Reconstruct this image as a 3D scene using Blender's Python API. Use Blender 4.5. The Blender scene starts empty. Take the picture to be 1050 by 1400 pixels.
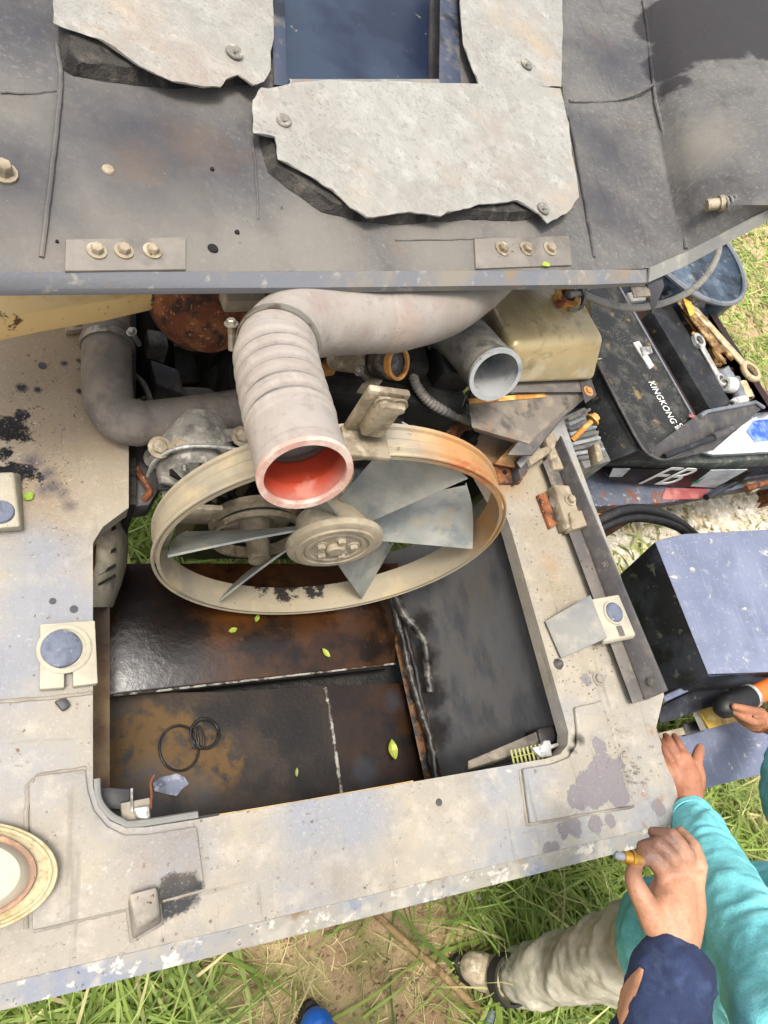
import bpy, bmesh, math, random
import numpy as np
from mathutils import Vector, Matrix, noise as mnoise
from mathutils.geometry import delaunay_2d_cdt
random.seed(7); rng = np.random.default_rng(7)
S = bpy.context.scene; COL = S.collection
R = math.radians

# ------------------------------------------------------------------ camera
# photo is 1050x1400; focal length and orientation come from its vanishing points
FPX, CX, CY, CAMH = 958.0, 525.0, 700.0, 1.1
_a = np.array([-398., -2110., FPX]); _b = np.array([1893., 78., FPX])
_Y = _a / np.linalg.norm(_a); _X = _b - (_b @ _Y) * _Y; _X /= np.linalg.norm(_X); _Z = np.cross(_X, _Y)
WM = np.array([_X, _Y, _Z])
CAM = Vector((0, 0, CAMH))
cam = bpy.data.objects.new('camera', bpy.data.cameras.new('camera')); COL.objects.link(cam)
rt, up, bk = WM @ [1, 0, 0], WM @ [0, -1, 0], WM @ [0, 0, -1]
cam.matrix_world = Matrix(((rt[0], up[0], bk[0], 0), (rt[1], up[1], bk[1], 0), (rt[2], up[2], bk[2], CAMH), (0, 0, 0, 1)))
cam.data.sensor_fit = 'VERTICAL'; cam.data.sensor_height = 36; cam.data.lens = 36 * FPX / 1400
cam.data.clip_start = .02; cam.data.clip_end = 500
S.camera = cam
# ------------------------------------------------------------------ light
SUN = Vector((-.26, -.14, .955)).normalized()
w = bpy.data.worlds.new('World'); S.world = w; w.use_nodes = True
wt = w.node_tree; bgn = wt.nodes['Background']
sky = wt.nodes.new('ShaderNodeTexSky'); sky.sky_type = 'NISHITA'; sky.sun_disc = False
sky.sun_elevation = math.asin(SUN.z); sky.sun_rotation = math.atan2(SUN.x, SUN.y)
sky.air_density = 1.0; sky.dust_density = 6.0; sky.ozone_density = 1.0
hs = wt.nodes.new('ShaderNodeHueSaturation'); hs.inputs['Saturation'].default_value = .38
wt.links.new(sky.outputs[0], hs.inputs['Color']); wt.links.new(hs.outputs[0], bgn.inputs['Color'])
bgn.inputs['Strength'].default_value = .15
sd = bpy.data.lights.new('sun', 'SUN'); sd.energy = 1.5; sd.angle = R(14); sd.color = (1, .95, .87)
so = bpy.data.objects.new('sun', sd); so.rotation_euler = SUN.to_track_quat('Z', 'Y').to_euler(); so.location = (3, 2, 6); COL.objects.link(so)
S.view_settings.view_transform = 'Standard'; S.view_settings.look = 'None'
S.view_settings.exposure = 1.0; S.view_settings.gamma = 1; S.view_settings.use_curve_mapping = False
S.render.engine = 'CYCLES'; S.cycles.use_denoising = True; S.cycles.max_bounces = 6

# ------------------------------------------------------------------ helpers: places
def ray(px, py):
    return Vector(WM @ np.array([(px - CX) / FPX, (py - CY) / FPX, 1.0]))
def P(px, py, z=0.0):
    r = ray(px, py); return CAM + r * ((z - CAMH) / r.z)
def PL(px, py, o, n):
    r = ray(px, py); return CAM + r * ((o - CAM).dot(n) / r.dot(n))
def PS(pts, z=0.0): return [P(x, y, z) for x, y in pts]
V = Vector
# ------------------------------------------------------------------ helpers: materials
def lin(c):
    if isinstance(c, str):
        c = [int(c[i:i + 2], 16) / 255 for i in (0, 2, 4)]
        c = [x / 12.92 if x <= .04045 else ((x + .055) / 1.055) ** 2.4 for x in c]
    return (c[0], c[1], c[2], 1)
class NT:
    def __init__(s, nt):
        s.t = nt; s.pos = s.n('ShaderNodeNewGeometry').outputs['Position']
    def n(s, ty, **k):
        nd = s.t.nodes.new(ty)
        for a, v in k.items(): setattr(nd, a, v)
        return nd
    def set(s, sock, v):
        if isinstance(v, bpy.types.NodeSocket): s.t.links.new(v, sock)
        else: sock.default_value = v
    def math(s, op, a, b=0.0, clamp=False):
        m = s.n('ShaderNodeMath', operation=op, use_clamp=clamp); s.set(m.inputs[0], a); s.set(m.inputs[1], b); return m.outputs[0]
    def vmath(s, op, a, b):
        m = s.n('ShaderNodeVectorMath', operation=op); s.set(m.inputs[0], a); s.set(m.inputs[1], b)
        return m.outputs['Value'] if op == 'DISTANCE' else m.outputs[0]
    def noise(s, scale, detail=6, rough=.6, dist=0., stretch=None, off=0, color=False):
        v = s.pos
        if stretch: v = s.vmath('MULTIPLY', v, stretch)
        if off: v = s.vmath('ADD', v, (off, off * .7, off * 1.3))
        m = s.n('ShaderNodeTexNoise'); s.set(m.inputs['Vector'], v)
        m.inputs['Scale'].default_value = scale; m.inputs['Detail'].default_value = detail
        m.inputs['Roughness'].default_value = rough; m.inputs['Distortion'].default_value = dist
        return m.outputs['Color'] if color else m.outputs['Fac']
    def voro(s, scale, off=0, warp=0):
        v = s.pos
        if warp: v = s.vmath('ADD', v, s.vmath('MULTIPLY', s.noise(scale * 1.5, 3, color=True), (warp,) * 3))
        if off: v = s.vmath('ADD', v, (off, off * .7, off * 1.3))
        m = s.n('ShaderNodeTexVoronoi'); s.set(m.inputs['Vector'], v); m.inputs['Scale'].default_value = scale
        return m.outputs['Distance']
    def rng(s, v, a, b, c=0., d=1.):
        m = s.n('ShaderNodeMapRange'); s.set(m.inputs[0], v)
        for i, x in enumerate((a, b, c, d)): m.inputs[i + 1].default_value = x
        return m.outputs[0]
    def mix(s, f, a, b):
        m = s.n('ShaderNodeMix', data_type='RGBA'); s.set(m.inputs[0], f); s.set(m.inputs[6], a); s.set(m.inputs[7], b); return m.outputs[2]
    def mixf(s, f, a, b):
        m = s.n('ShaderNodeMix', data_type='FLOAT'); s.set(m.inputs[0], f); s.set(m.inputs[2], a); s.set(m.inputs[3], b); return m.outputs[0]
    def blobs(s, bl, amp, ns, soft, off=0):
        nv = s.vmath('SUBTRACT', s.noise(ns, 7, .72, color=True, off=off), (.5, .5, .5))
        p = s.vmath('ADD', s.pos, s.vmath('MULTIPLY', nv, (amp * 2,) * 3)); o = None
        for c, r in bl:
            f = s.rng(s.vmath('DISTANCE', p, tuple(c)), r + soft, r - soft)
            o = f if o is None else s.math('MAXIMUM', o, f)
        return o
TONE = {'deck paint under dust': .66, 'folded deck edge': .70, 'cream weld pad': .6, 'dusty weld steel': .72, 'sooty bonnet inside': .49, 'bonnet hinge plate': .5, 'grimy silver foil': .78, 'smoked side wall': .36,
        'greasy floor plate': .45, 'oil soaked plate': .75, 'dark brown oily plate': .6, 'sky sheen black steel': 1.15, 'dusty silicone hose': .72, 'blue grey plastic blade': .68, 'cream shroud paint': .72,
        'tan dusty hub': .8, 'matt brown rubber elbow': .85, 'oily brass tank': 1.05, 'turquoise jersey': 1.0, 'navy cloth': .75, 'tan skin with grime': 1.02, 'brown skin': 1.1, 'grey khaki cloth': 1.3, 'cream straw': .9,
        'cream cloth': .85, 'blue flange': .6, 'blue grey plug': .62, 'grey brown angle iron': .8, 'dark iron and shaded flange': .8, 'slate grey bracket': .8, 'dry soil': 1.5, 'white plastic': .85, 'white lettering': .9,
        'tan dusty casting': .8, 'grey overflow tube': .8, 'bright clamp steel': .8, 'pale grey lining': .8, 'red hose lining': .85, 'pale worn rim': .8, 'navy painted panel': .8, 'navy frame': .7}
def mat(name, base, layers=(), rough=.7, metal=0., bump=(), spec=.4, coat=0., attr=None, sub=0.):
    m = bpy.data.materials.new(name); m.use_nodes = True
    t = NT(m.node_tree); b = m.node_tree.nodes['Principled BSDF']
    col = lin(base); ro = rough; me = metal; extra_h = None
    for k, L in enumerate(layers):
        kd = L['k']; off = L.get('off', 1.7 * k + .3)
        if kd == 'n': f = t.rng(t.noise(L['s'], L.get('d', 7), L.get('r', .62), L.get('w', 0.), L.get('st'), off), L['lo'], L['hi'])
        elif kd == 'v': f = t.rng(t.voro(L['s'], off, L.get('w', .02)), L['r'] + L.get('soft', .04), L['r'])
        elif kd == 'b': f = t.blobs(L['b'], L.get('amp', .02), L.get('s', 25), L.get('soft', .004), off)
        if 'mask' in L:   # break the layer up with a noise
            ms, lo, hi = L['mask']; f = t.math('MULTIPLY', f, t.rng(t.noise(ms, 6, .65, off=off + 5), lo, hi))
        if 'in' in L: f = t.math('MULTIPLY', f, t.blobs(L['in'], .03, 12, .02, off + 2))
        f = t.math('MULTIPLY', f, L.get('o', 1.))
        if 'h' in L:
            hh = t.math('MULTIPLY', f, L['h']); extra_h = hh if extra_h is None else t.math('ADD', extra_h, hh)
        col = t.mix(f, col, lin(L['c']))
        if 'ro' in L: ro = t.mixf(f, ro, L['ro'])
        if 'me' in L: me = t.mixf(f, me, L['me'])
    if attr:
        a = t.n('ShaderNodeAttribute'); a.attribute_name = attr
        mm = t.n('ShaderNodeMix', data_type='RGBA', blend_type='MULTIPLY'); mm.inputs[0].default_value = 1
        t.set(mm.inputs[6], col); t.set(mm.inputs[7], a.outputs['Color']); col = mm.outputs[2]
    k = TONE.get(name, 1.)
    if k != 1.: col = t.vmath('MULTIPLY', col, (k, k, k)) if isinstance(col, bpy.types.NodeSocket) else (col[0] * k, col[1] * k, col[2] * k, 1)
    t.set(b.inputs['Base Color'], col); t.set(b.inputs['Roughness'], ro); t.set(b.inputs['Metallic'], me)
    b.inputs['Specular IOR Level'].default_value = spec; b.inputs['Coat Weight'].default_value = coat
    if sub:
        b.inputs['Subsurface Weight'].default_value = sub; b.inputs['Subsurface Radius'].default_value = (.012, .004, .002); b.inputs['Subsurface Scale'].default_value = 1
    h = extra_h
    for sc, am in bump:
        x = t.math('MULTIPLY', t.noise(sc, 6, .6), am); h = x if h is None else t.math('ADD', h, x)
    if h is not None:
        bp = t.n('ShaderNodeBump'); bp.inputs['Strength'].default_value = 1; bp.inputs['Distance'].default_value = 1
        t.set(bp.inputs['Height'], h); t.set(b.inputs['Normal'], bp.outputs[0])
    return m
def N(c, s, lo, hi, **k): return dict(k='n', c=c, s=s, lo=lo, hi=hi, **k)
def SP(c, s, r, **k): return dict(k='v', c=c, s=s, r=r, **k)
def BL(c, b, **k): return dict(k='b', c=c, b=b, **k)
# ------------------------------------------------------------------ helpers: meshes
def thing(name, label, cat, loc=(0, 0, 0), group=None):
    o = bpy.data.objects.new(name, None); COL.objects.link(o); o.location = loc; o.empty_display_size = .05
    o['label'] = label; o['category'] = cat
    if group: o['group'] = group
    return o
def offset_of(o):
    l = Vector((0, 0, 0))
    while o is not None: l += o.location; o = o.parent
    return l
def link(name, me, m, parent=None, smooth=38, **tags):
    o = bpy.data.objects.new(name, me); COL.objects.link(o)
    if m is not None and not me.materials: me.materials.append(m)
    if smooth:
        me.shade_smooth(); me.set_sharp_from_angle(angle=R(smooth))
    if parent is not None:
        o.parent = parent; me.transform(Matrix.Translation(-offset_of(parent)))
    for k, v in tags.items(): o[k] = v
    return o
def solo(name, bm, m, label, cat, group=None, **k):      # a thing that is one mesh; origin moved to its base
    me = tomesh(bm, name); lo = [min(v.co[i] for v in me.vertices) for i in range(3)]; hi = [max(v.co[i] for v in me.vertices) for i in range(3)]
    c = Vector(((lo[0] + hi[0]) / 2, (lo[1] + hi[1]) / 2, lo[2])); me.transform(Matrix.Translation(-c))
    o = link(name, me, m, **k); o.location = c; o['label'] = label; o['category'] = cat
    if group: o['group'] = group
    return o
def tomesh(bm, name):
    bmesh.ops.recalc_face_normals(bm, faces=bm.faces); me = bpy.data.meshes.new(name); bm.to_mesh(me); bm.free(); return me
def part(name, bm, m, parent, **k): return link(name, tomesh(bm, name), m, parent, **k)
def bevel(bm, off, seg=2, ang=25):
    bmesh.ops.recalc_face_normals(bm, faces=bm.faces); bm.edges.ensure_lookup_table()
    es = [e for e in bm.edges if len(e.link_faces) == 2 and e.calc_face_angle(0) > R(ang)]
    if es: bmesh.ops.bevel(bm, geom=es, offset=off, segments=seg, affect='EDGES', profile=.5, clamp_overlap=True)
def NB(): return bmesh.new()
def loft2(a, b, bev=0., bm=None, seg=2):                 # solid between two outlines of the same length
    own = bm is None; q = NB(); n = len(a)
    va = [q.verts.new(p) for p in a]; vb = [q.verts.new(p) for p in b]
    q.faces.new(va); q.faces.new(vb[::-1])
    for i in range(n): q.faces.new((va[i], vb[i], vb[(i + 1) % n], va[(i + 1) % n]))
    if bev: bevel(q, bev, seg)
    if own: return q
    merge(bm, q); return bm
def merge(bm, q, M=None):
    me = bpy.data.meshes.new('t'); q.to_mesh(me); q.free()
    if M is not None: me.transform(M)
    bm.from_mesh(me); bpy.data.meshes.remove(me)
def slab(pts, z, h, bev=0., bm=None):                    # outline in the photo lying at height z, h thick downwards
    a = PS(pts, z); return loft2(a, [p - V((0, 0, h)) for p in a], bev, bm)
def prism(a, d, bev=0., bm=None): return loft2(a, [p + d for p in a], bev, bm)
def box(c, ax, sz, bev=0., bm=None):
    x, y, z = [Vector(v).normalized() * s / 2 for v, s in zip(ax, sz)]; c = Vector(c)
    a = [c + x + y + z, c - x + y + z, c - x - y + z, c + x - y + z]
    return prism(a, -2 * z, bev, bm)
AX = ((1, 0, 0), (0, 1, 0), (0, 0, 1))
def thick(bm, t):                                        # give an open sheet its thickness
    bmesh.ops.recalc_face_normals(bm, faces=bm.faces); bm.normal_update()
    vs = bm.verts[:]; fs = bm.faces[:]; be = [e for e in bm.edges if len(e.link_faces) == 1]
    loops = [(e.link_loops[0].vert, e.link_loops[0].link_loop_next.vert) for e in be]
    mp = {v: bm.verts.new(v.co - v.normal * t) for v in vs}
    for f in fs: bm.faces.new([mp[v] for v in f.verts][::-1])
    for a, b in loops: bm.faces.new((b, a, mp[a], mp[b]))
def smooth_path(pts, n=8):
    pts = [Vector(p) for p in pts]; out = []; q = [2 * pts[0] - pts[1]] + pts + [2 * pts[-1] - pts[-2]]
    for i in range(1, len(q) - 2):
        a, b, c, d = q[i - 1:i + 3]
        for k in range(n):
            t = k / n; out.append(.5 * ((2 * b) + (c - a) * t + (2 * a - 5 * b + 4 * c - d) * t * t + (3 * b - a - 3 * c + d) * t ** 3))
    out.append(pts[-1]); return out
def sweep(path, rad, n=16, caps=True, bm=None, flat=1.0, roundcap=False):
    bm = bm or NB(); path = [Vector(p) for p in path]; m = len(path)
    rad = list(rad) if hasattr(rad, '__len__') else [rad] * m
    if len(rad) != m:
        x = np.linspace(0, len(rad) - 1, m); rad = list(np.interp(x, range(len(rad)), rad))
    if roundcap:
        t0 = (path[0] - path[1]).normalized(); t1 = (path[-1] - path[-2]).normalized()
        a = [(path[0] + t0 * rad[0] * math.sin(u), rad[0] * math.cos(u)) for u in (1.35, .9, .45)]
        b = [(path[-1] + t1 * rad[-1] * math.sin(u), rad[-1] * math.cos(u)) for u in (.45, .9, 1.35)]
        path = [p for p, _ in a] + path + [p for p, _ in b]; rad = [r for _, r in a] + rad + [r for _, r in b]; m = len(path)
    T = [(path[min(i + 1, m - 1)] - path[max(i - 1, 0)]).normalized() for i in range(m)]
    u = T[0].orthogonal().normalized(); rings = []
    for i in range(m):
        u = (u - T[i] * u.dot(T[i])).normalized(); v = T[i].cross(u)
        rings.append([bm.verts.new(path[i] + (u * math.cos(k * 2 * math.pi / n) + v * math.sin(k * 2 * math.pi / n) * flat) * rad[i]) for k in range(n)])
    for a, b in zip(rings, rings[1:]):
        for k in range(n): bm.faces.new((a[k], a[(k + 1) % n], b[(k + 1) % n], b[k]))
    if caps: bm.faces.new(rings[0][::-1]); bm.faces.new(rings[-1])
    return bm
def lathe(prof, c, axis, n=40, bm=None, a0=0., a1=360., closed=False):   # prof: (radius, height along axis)
    bm = bm or NB(); axis = Vector(axis).normalized(); c = Vector(c); u = axis.orthogonal().normalized(); v = axis.cross(u)
    full = abs(a1 - a0) > 359; rings = []
    for r, h in prof:
        if r < 1e-6: rings.append([bm.verts.new(c + axis * h)]); continue
        rings.append([bm.verts.new(c + axis * h + (u * math.cos(a) + v * math.sin(a)) * r) for a in np.linspace(R(a0), R(a1), n, endpoint=not full)])
    prs = list(zip(rings, rings[1:])) + ([(rings[-1], rings[0])] if closed else [])
    for a, b in prs:
        m = max(len(a), len(b))
        for k in range(m if full else m - 1):
            k2 = (k + 1) % m
            f = [a[k % len(a)], a[k2 % len(a)], b[k2 % len(b)], b[k % len(b)]]; g = []
            for x in f:
                if x not in g: g.append(x)
            if len(g) > 2: bm.faces.new(g)
    return bm
def bolt(c, ax, r, h, bm=None, washer=True):
    bm = bm or NB(); ax = Vector(ax).normalized()
    if washer: lathe([(0, 0), (r * 1.7, 0), (r * 1.7, h * .25), (0, h * .25)], c, ax, 14, bm)
    lathe([(0, h * .2), (r * 1.1, h * .2), (r * 1.1, h * .85), (r * .9, h), (0, h)], c, ax, 6, bm); return bm
def patch(pts3, n, h, jit=0., bm=None, sub=6, relief=0., fr=20):   # thin sheet with ragged outline, filled by triangulation
    q = []
    for a, b in zip(pts3, pts3[1:] + pts3[:1]):
        for k in range(sub):
            p = a.lerp(b, k / sub)
            if jit: p = p + (mnoise.noise_vector(p * 60) * .6 + mnoise.noise_vector(p * 17)) * jit
            q.append(p - n * (p - a).dot(n))
    return fill(q, n, h, bm, relief, fr)
def fill(q, n, h, bm=None, relief=0., fr=20, step=.03):
    o = q[0]; u = n.orthogonal().normalized(); v = n.cross(u)
    pt = [Vector(((p - o).dot(u), (p - o).dot(v))) for p in q]; nb = len(pt)
    from mathutils.geometry import intersect_point_line
    if relief:
        xs = [p.x for p in pt]; ys = [p.y for p in pt]
        def inside(p):
            c = False
            for a, b in zip(pt, pt[1:] + pt[:1]):
                if (a.y > p.y) != (b.y > p.y) and p.x < (b.x - a.x) * (p.y - a.y) / (b.y - a.y) + a.x: c = not c
            return c
        x = min(xs)
        while x < max(xs):
            y = min(ys)
            while y < max(ys):
                p = Vector((x + random.uniform(-.3, .3) * step, y + random.uniform(-.3, .3) * step))
                if inside(p) and min((p - e).length for e in pt[:nb]) > step * .45: pt.append(p)
                y += step
            x += step
    r = delaunay_2d_cdt(pt, [], [list(range(nb))], 1, 1e-6)
    bm = bm or NB(); top = []; bot = []
    for k, p in enumerate(r[0]):
        w3 = o + u * p.x + v * p.y; d = 0
        if relief: d = relief * (mnoise.noise(w3 * fr) + .5 * mnoise.noise(w3 * fr * 2.3))
        top.append(bm.verts.new(w3 + n * (h + d))); bot.append(bm.verts.new(w3))
    ec = {}
    for f in r[2]:
        try: bm.faces.new([top[i] for i in f]); bm.faces.new([bot[i] for i in f][::-1])
        except ValueError: continue
        for i, j in zip(f, list(f[1:]) + [f[0]]):
            if (j, i) in ec: del ec[(j, i)]
            else: ec[(i, j)] = 1
    for i, j in ec: bm.faces.new((top[i], top[j], bot[j], bot[i]))
    return bm
def remesh(bm, vox, it=4, wr=None):
    me = tomesh(bm, 'tmp'); o = bpy.data.objects.new('tmp', me); COL.objects.link(o)
    m = o.modifiers.new('r', 'REMESH'); m.mode = 'VOXEL'; m.voxel_size = vox
    s = o.modifiers.new('s', 'SMOOTH'); s.factor = .5; s.iterations = it
    dg = bpy.context.evaluated_depsgraph_get(); dg.update()
    out = bpy.data.meshes.new_from_object(o.evaluated_get(dg)); bpy.data.objects.remove(o)
    if wr:
        n = len(out.vertices); co = np.zeros(n * 3); no = np.zeros(n * 3)
        out.vertices.foreach_get('co', co); out.vertices.foreach_get('normal', no); co = co.reshape(-1, 3); no = no.reshape(-1, 3)
        co += no * np.array([wr(V(c)) for c in co])[:, None]; out.vertices.foreach_set('co', co.ravel()); out.update()
    return out
def textmesh(s, size, depth, shear=0, align='CENTER', space=1.0):
    c = bpy.data.curves.new('t', 'FONT'); c.body = s; c.size = size; c.extrude = depth; c.shear = shear; c.align_x = align; c.align_y = 'CENTER'; c.space_character = space; c.offset = .0
    o = bpy.data.objects.new('t', c); COL.objects.link(o); dg = bpy.context.evaluated_depsgraph_get(); dg.update()
    me = bpy.data.meshes.new_from_object(o.evaluated_get(dg)); bpy.data.objects.remove(o); return me
def frame_mat(o, x, y):
    x = Vector(x).normalized(); z = x.cross(Vector(y)).normalized(); y = z.cross(x)
    return Matrix(((x.x, y.x, z.x, o.x), (x.y, y.y, z.y, o.y), (x.z, y.z, z.z, o.z), (0, 0, 0, 1)))

GZ = -1.0
# ------------------------------------------------------------------ materials
UP = V((0, 0, 1))
def rpix(bl, z=0): return [(P(x, y, z), r) for x, y, r in bl]
M = {}
h0, h1 = P(0, 372, .455), P(885, 366, .455)
he = (h1 - h0).normalized(); hv = V((-he.y, he.x, 0)).normalized(); hv = (hv + UP * .10).normalized(); HN = he.cross(hv).normalized()
if HN.z < 0: HN = -HN
def H(px, py, h=0.): return PL(px, py, h0 + HN * h, HN)
HB1 = [(H(960, 60, .11), .11), (H(930, 30, .09), .10), (H(1000, 40, .14), .11), (H(1040, 70, .16), .10), (H(915, 90, .07), .06), (H(985, 0, .14), .12), (H(1050, 10, .18), .13), (H(922, 125, .07), .035), (H(900, 60, .05), .03)]
HB2 = [(H(200, 300), .12), (H(60, 320), .06), (H(430, 340), .09), (H(600, 330), .09), (H(330, 350), .08), (H(150, 110), .05), (H(250, 120), .05), (H(40, 150), .06), (H(720, 350), .07), (H(960, 200, .1), .06)]
HB3 = [(H(200, 200), .1), (H(300, 220), .06), (H(830, 200, .01), .06), (H(820, 280), .05), (H(840, 80, .02), .07), (H(30, 250), .06), (H(30, 20), .05), (H(130, 180), .05)]
HB4 = [(H(265, 195), .025), (H(295, 205), .015), (H(190, 225), .018)]
M['deck'] = mat('deck paint under dust', 'aba394', [
    N('a0a2a6', 3.2, .47, .64, o=.8), N('bdb29b', 5.5, .5, .68, o=.8, off=11), N('c9bfae', 26, .52, .66, o=.55),
    N('8d8578', 11, .53, .70, o=.55, off=23), BL('a3916f', rpix([(700, 640, .11), (690, 585, .08), (730, 720, .07), (760, 800, .06), (40, 440, .09), (105, 440, .07), (640, 640, .1)]), amp=.05, s=9, soft=.06, o=.6),
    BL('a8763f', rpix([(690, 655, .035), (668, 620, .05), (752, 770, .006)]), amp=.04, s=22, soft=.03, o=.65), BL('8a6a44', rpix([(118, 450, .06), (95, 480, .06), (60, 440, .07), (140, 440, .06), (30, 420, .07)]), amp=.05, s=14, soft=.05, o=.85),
    BL('a08c70', rpix([(80, 560, .14), (140, 590, .09), (60, 500, .12), (60, 660, .08), (150, 650, .04)]), amp=.06, s=8, soft=.06, o=.8),
    BL('9499a3', rpix([(60, 760, .05), (70, 850, .08), (40, 830, .05), (480, 1110, .06), (420, 1120, .05), (230, 1170, .05), (160, 1090, .03), (885, 1110, .015), (875, 1130, .02), (20, 900, .06)]), amp=.05, s=14, soft=.03, o=.75),
    N('e3dccb', 55, .64, .70, mask=(5, .5, .6), o=.8), SP('5b4f42', 90, .12, mask=(14, .52, .6), o=.75), SP('6d4a2c', 45, .10, mask=(9, .53, .63), o=.8), SP('3c3833', 170, .13, mask=(20, .55, .6), o=.7),
    BL('17181c', rpix([(12, 585, .024), (34, 598, .010), (14, 650, .024), (40, 645, .012), (28, 568, .012), (8, 620, .012), (55, 655, .008)]), amp=.026, s=55, soft=.002, ro=.35), BL('1d1d20', rpix([(30, 530, .009), (52, 533, .006), (28, 569, .009), (108, 535, .005), (88, 497, .005), (108, 493, .004)]), amp=.004, s=60, soft=.003, ro=.35),
    BL('4a4550', rpix([(45, 630, .012), (65, 648, .01), (72, 665, .012), (85, 675, .008), (60, 670, .01), (95, 690, .008)]), amp=.012, s=40, soft=.008, o=.8),
    BL('26282c', rpix([(240, 1222, .026), (262, 1213, .018), (228, 1240, .016)]), amp=.02, s=50, soft=.003, o=.95),
    BL('9a8b77', rpix([(200, 1180, .03), (230, 1160, .03), (250, 1180, .02)]), amp=.02, s=22, soft=.02, o=.5),
    BL('8a8385', rpix([(826, 1062, .042), (806, 1078, .036), (840, 1085, .03), (845, 1045, .018), (786, 1092, .024), (785, 1130, .018), (815, 1127, .016), (835, 1122, .013), (770, 1133, .015), (755, 1165, .016), (815, 1020, .018), (900, 1105, .016), (802, 930, .011)]), amp=.018, s=38, soft=.0015, h=-.0006),
    BL('2a2825', rpix([(790, 1013, .012), (782, 1027, .008)]), amp=.008, s=40, soft=.004),
    BL('a06a34', rpix([(880, 1080, .012), (902, 1095, .010), (890, 1000, .012), (885, 1130, .010), (870, 1050, .006)]), amp=.03, s=60, soft=.006, mask=(60, .45, .55), o=.6),
    N('7f7466', 110, .54, .66, o=.28, mask=(4, .42, .6)), N('e0d8ca', 230, .57, .68, o=.25), N('6f6a62', 50, .61, .68, st=(1, .07, 1), o=.35), N('7a7264', 40, .62, .68, st=(.1, 1, 1), o=.3),
    SP('1c1c1f', 130, .2, soft=.02, **{'in': rpix([(40, 560, .07), (30, 640, .06), (100, 500, .03), (130, 540, .04), (60, 500, .05), (70, 660, .05)])}, mask=(30, .5, .56)), SP('2a2826', 60, .12, soft=.02, **{'in': rpix([(40, 560, .08), (60, 650, .07), (800, 1020, .03), (850, 1020, .02)])}, mask=(20, .46, .54)), SP('6a4a28', 75, .16, **{'in': rpix([(860, 1000, .05), (740, 700, .08), (760, 800, .07), (700, 620, .06), (895, 1090, .05)])}, mask=(14, .48, .56), o=.8)],
    rough=.72, bump=((300, .0005), (40, .0008), (9, .0015)))
M['lip'] = mat('folded deck edge', 'a6a195', [N('7f899f', 9, .46, .6, o=.75), N('dcd6c8', 38, .54, .60, o=.9, h=.0004), N('c2bbab', 16, .52, .62, o=.7), N('8c6f4c', 16, .58, .68, o=.8), SP('4f5360', 80, .2, mask=(15, .5, .6), o=.7)], rough=.7, bump=((260, .0008), (30, .001)))
M['raw'] = mat('dusty weld steel', '958d80', [N('b7ad9b', 22, .45, .65, o=.8), N('6f6a64', 13, .52, .68, o=.7), SP('5e412a', 70, .14, mask=(12, .5, .6))], rough=.75, bump=((240, .0007), (50, .0012)))
M['pad'] = mat('cream weld pad', 'cfc6ae', [N('b3ab9a', 15, .5, .68, o=.7), N('8f98aa', 9, .58, .7, o=.5), SP('7a6a50', 110, .12, mask=(17, .5, .58), o=.7)], rough=.75, bump=((260, .0007), (45, .001)))
M['plug'] = mat('blue grey plug', '767d8e', [N('5f6674', 40, .5, .62), N('a9abb4', 70, .58, .68)], rough=.6, bump=((90, .002),))
M['rail'] = mat('grey brown angle iron', '6d665f', [N('55514f', 12, .45, .6, o=.8), N('8c8172', 30, .55, .68, o=.7), SP('4a3426', 60, .16, mask=(10, .5, .6))], rough=.6, bump=((200, .0007), (40, .001)))
M['raild'] = mat('dark iron and shaded flange', '4c4948', [N('6a635b', 25, .5, .66, o=.7), N('35343a', 9, .5, .62, o=.7), SP('7b6f60', 80, .12, mask=(10, .5, .6))], rough=.5, bump=((200, .0006), (40, .001)))  # dark iron; also the angle iron flange with shade in its colour
M['grybr'] = mat('slate grey bracket', '86857f', [N('a19b8c', 24, .5, .66, o=.8), N('6a6d74', 10, .5, .65, o=.6)], rough=.7, bump=((220, .0007),))
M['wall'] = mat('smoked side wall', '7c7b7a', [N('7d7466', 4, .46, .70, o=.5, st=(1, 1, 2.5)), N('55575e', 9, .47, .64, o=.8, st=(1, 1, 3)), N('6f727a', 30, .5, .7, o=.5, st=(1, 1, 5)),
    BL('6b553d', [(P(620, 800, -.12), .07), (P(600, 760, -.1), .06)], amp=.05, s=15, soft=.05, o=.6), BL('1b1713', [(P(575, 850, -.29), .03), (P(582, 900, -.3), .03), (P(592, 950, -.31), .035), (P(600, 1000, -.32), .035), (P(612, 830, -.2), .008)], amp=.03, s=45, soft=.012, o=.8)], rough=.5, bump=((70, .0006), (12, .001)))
M['oil'] = mat('oil soaked plate', '3a2412', [N('573312', 5, .42, .62, o=.9), N('140e0a', 7, .47, .6, o=.9, off=5), SP('8a8480', 60, .05, soft=.02, mask=(6, .5, .56), o=.5, ro=.25), BL('0d0c0d', [(P(215, 870, -.3), .10), (P(190, 820, -.3), .1)], amp=.06, s=12, soft=.05, o=.85)], rough=.2, spec=.4, bump=((9, .0008), (60, .0006)))
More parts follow.
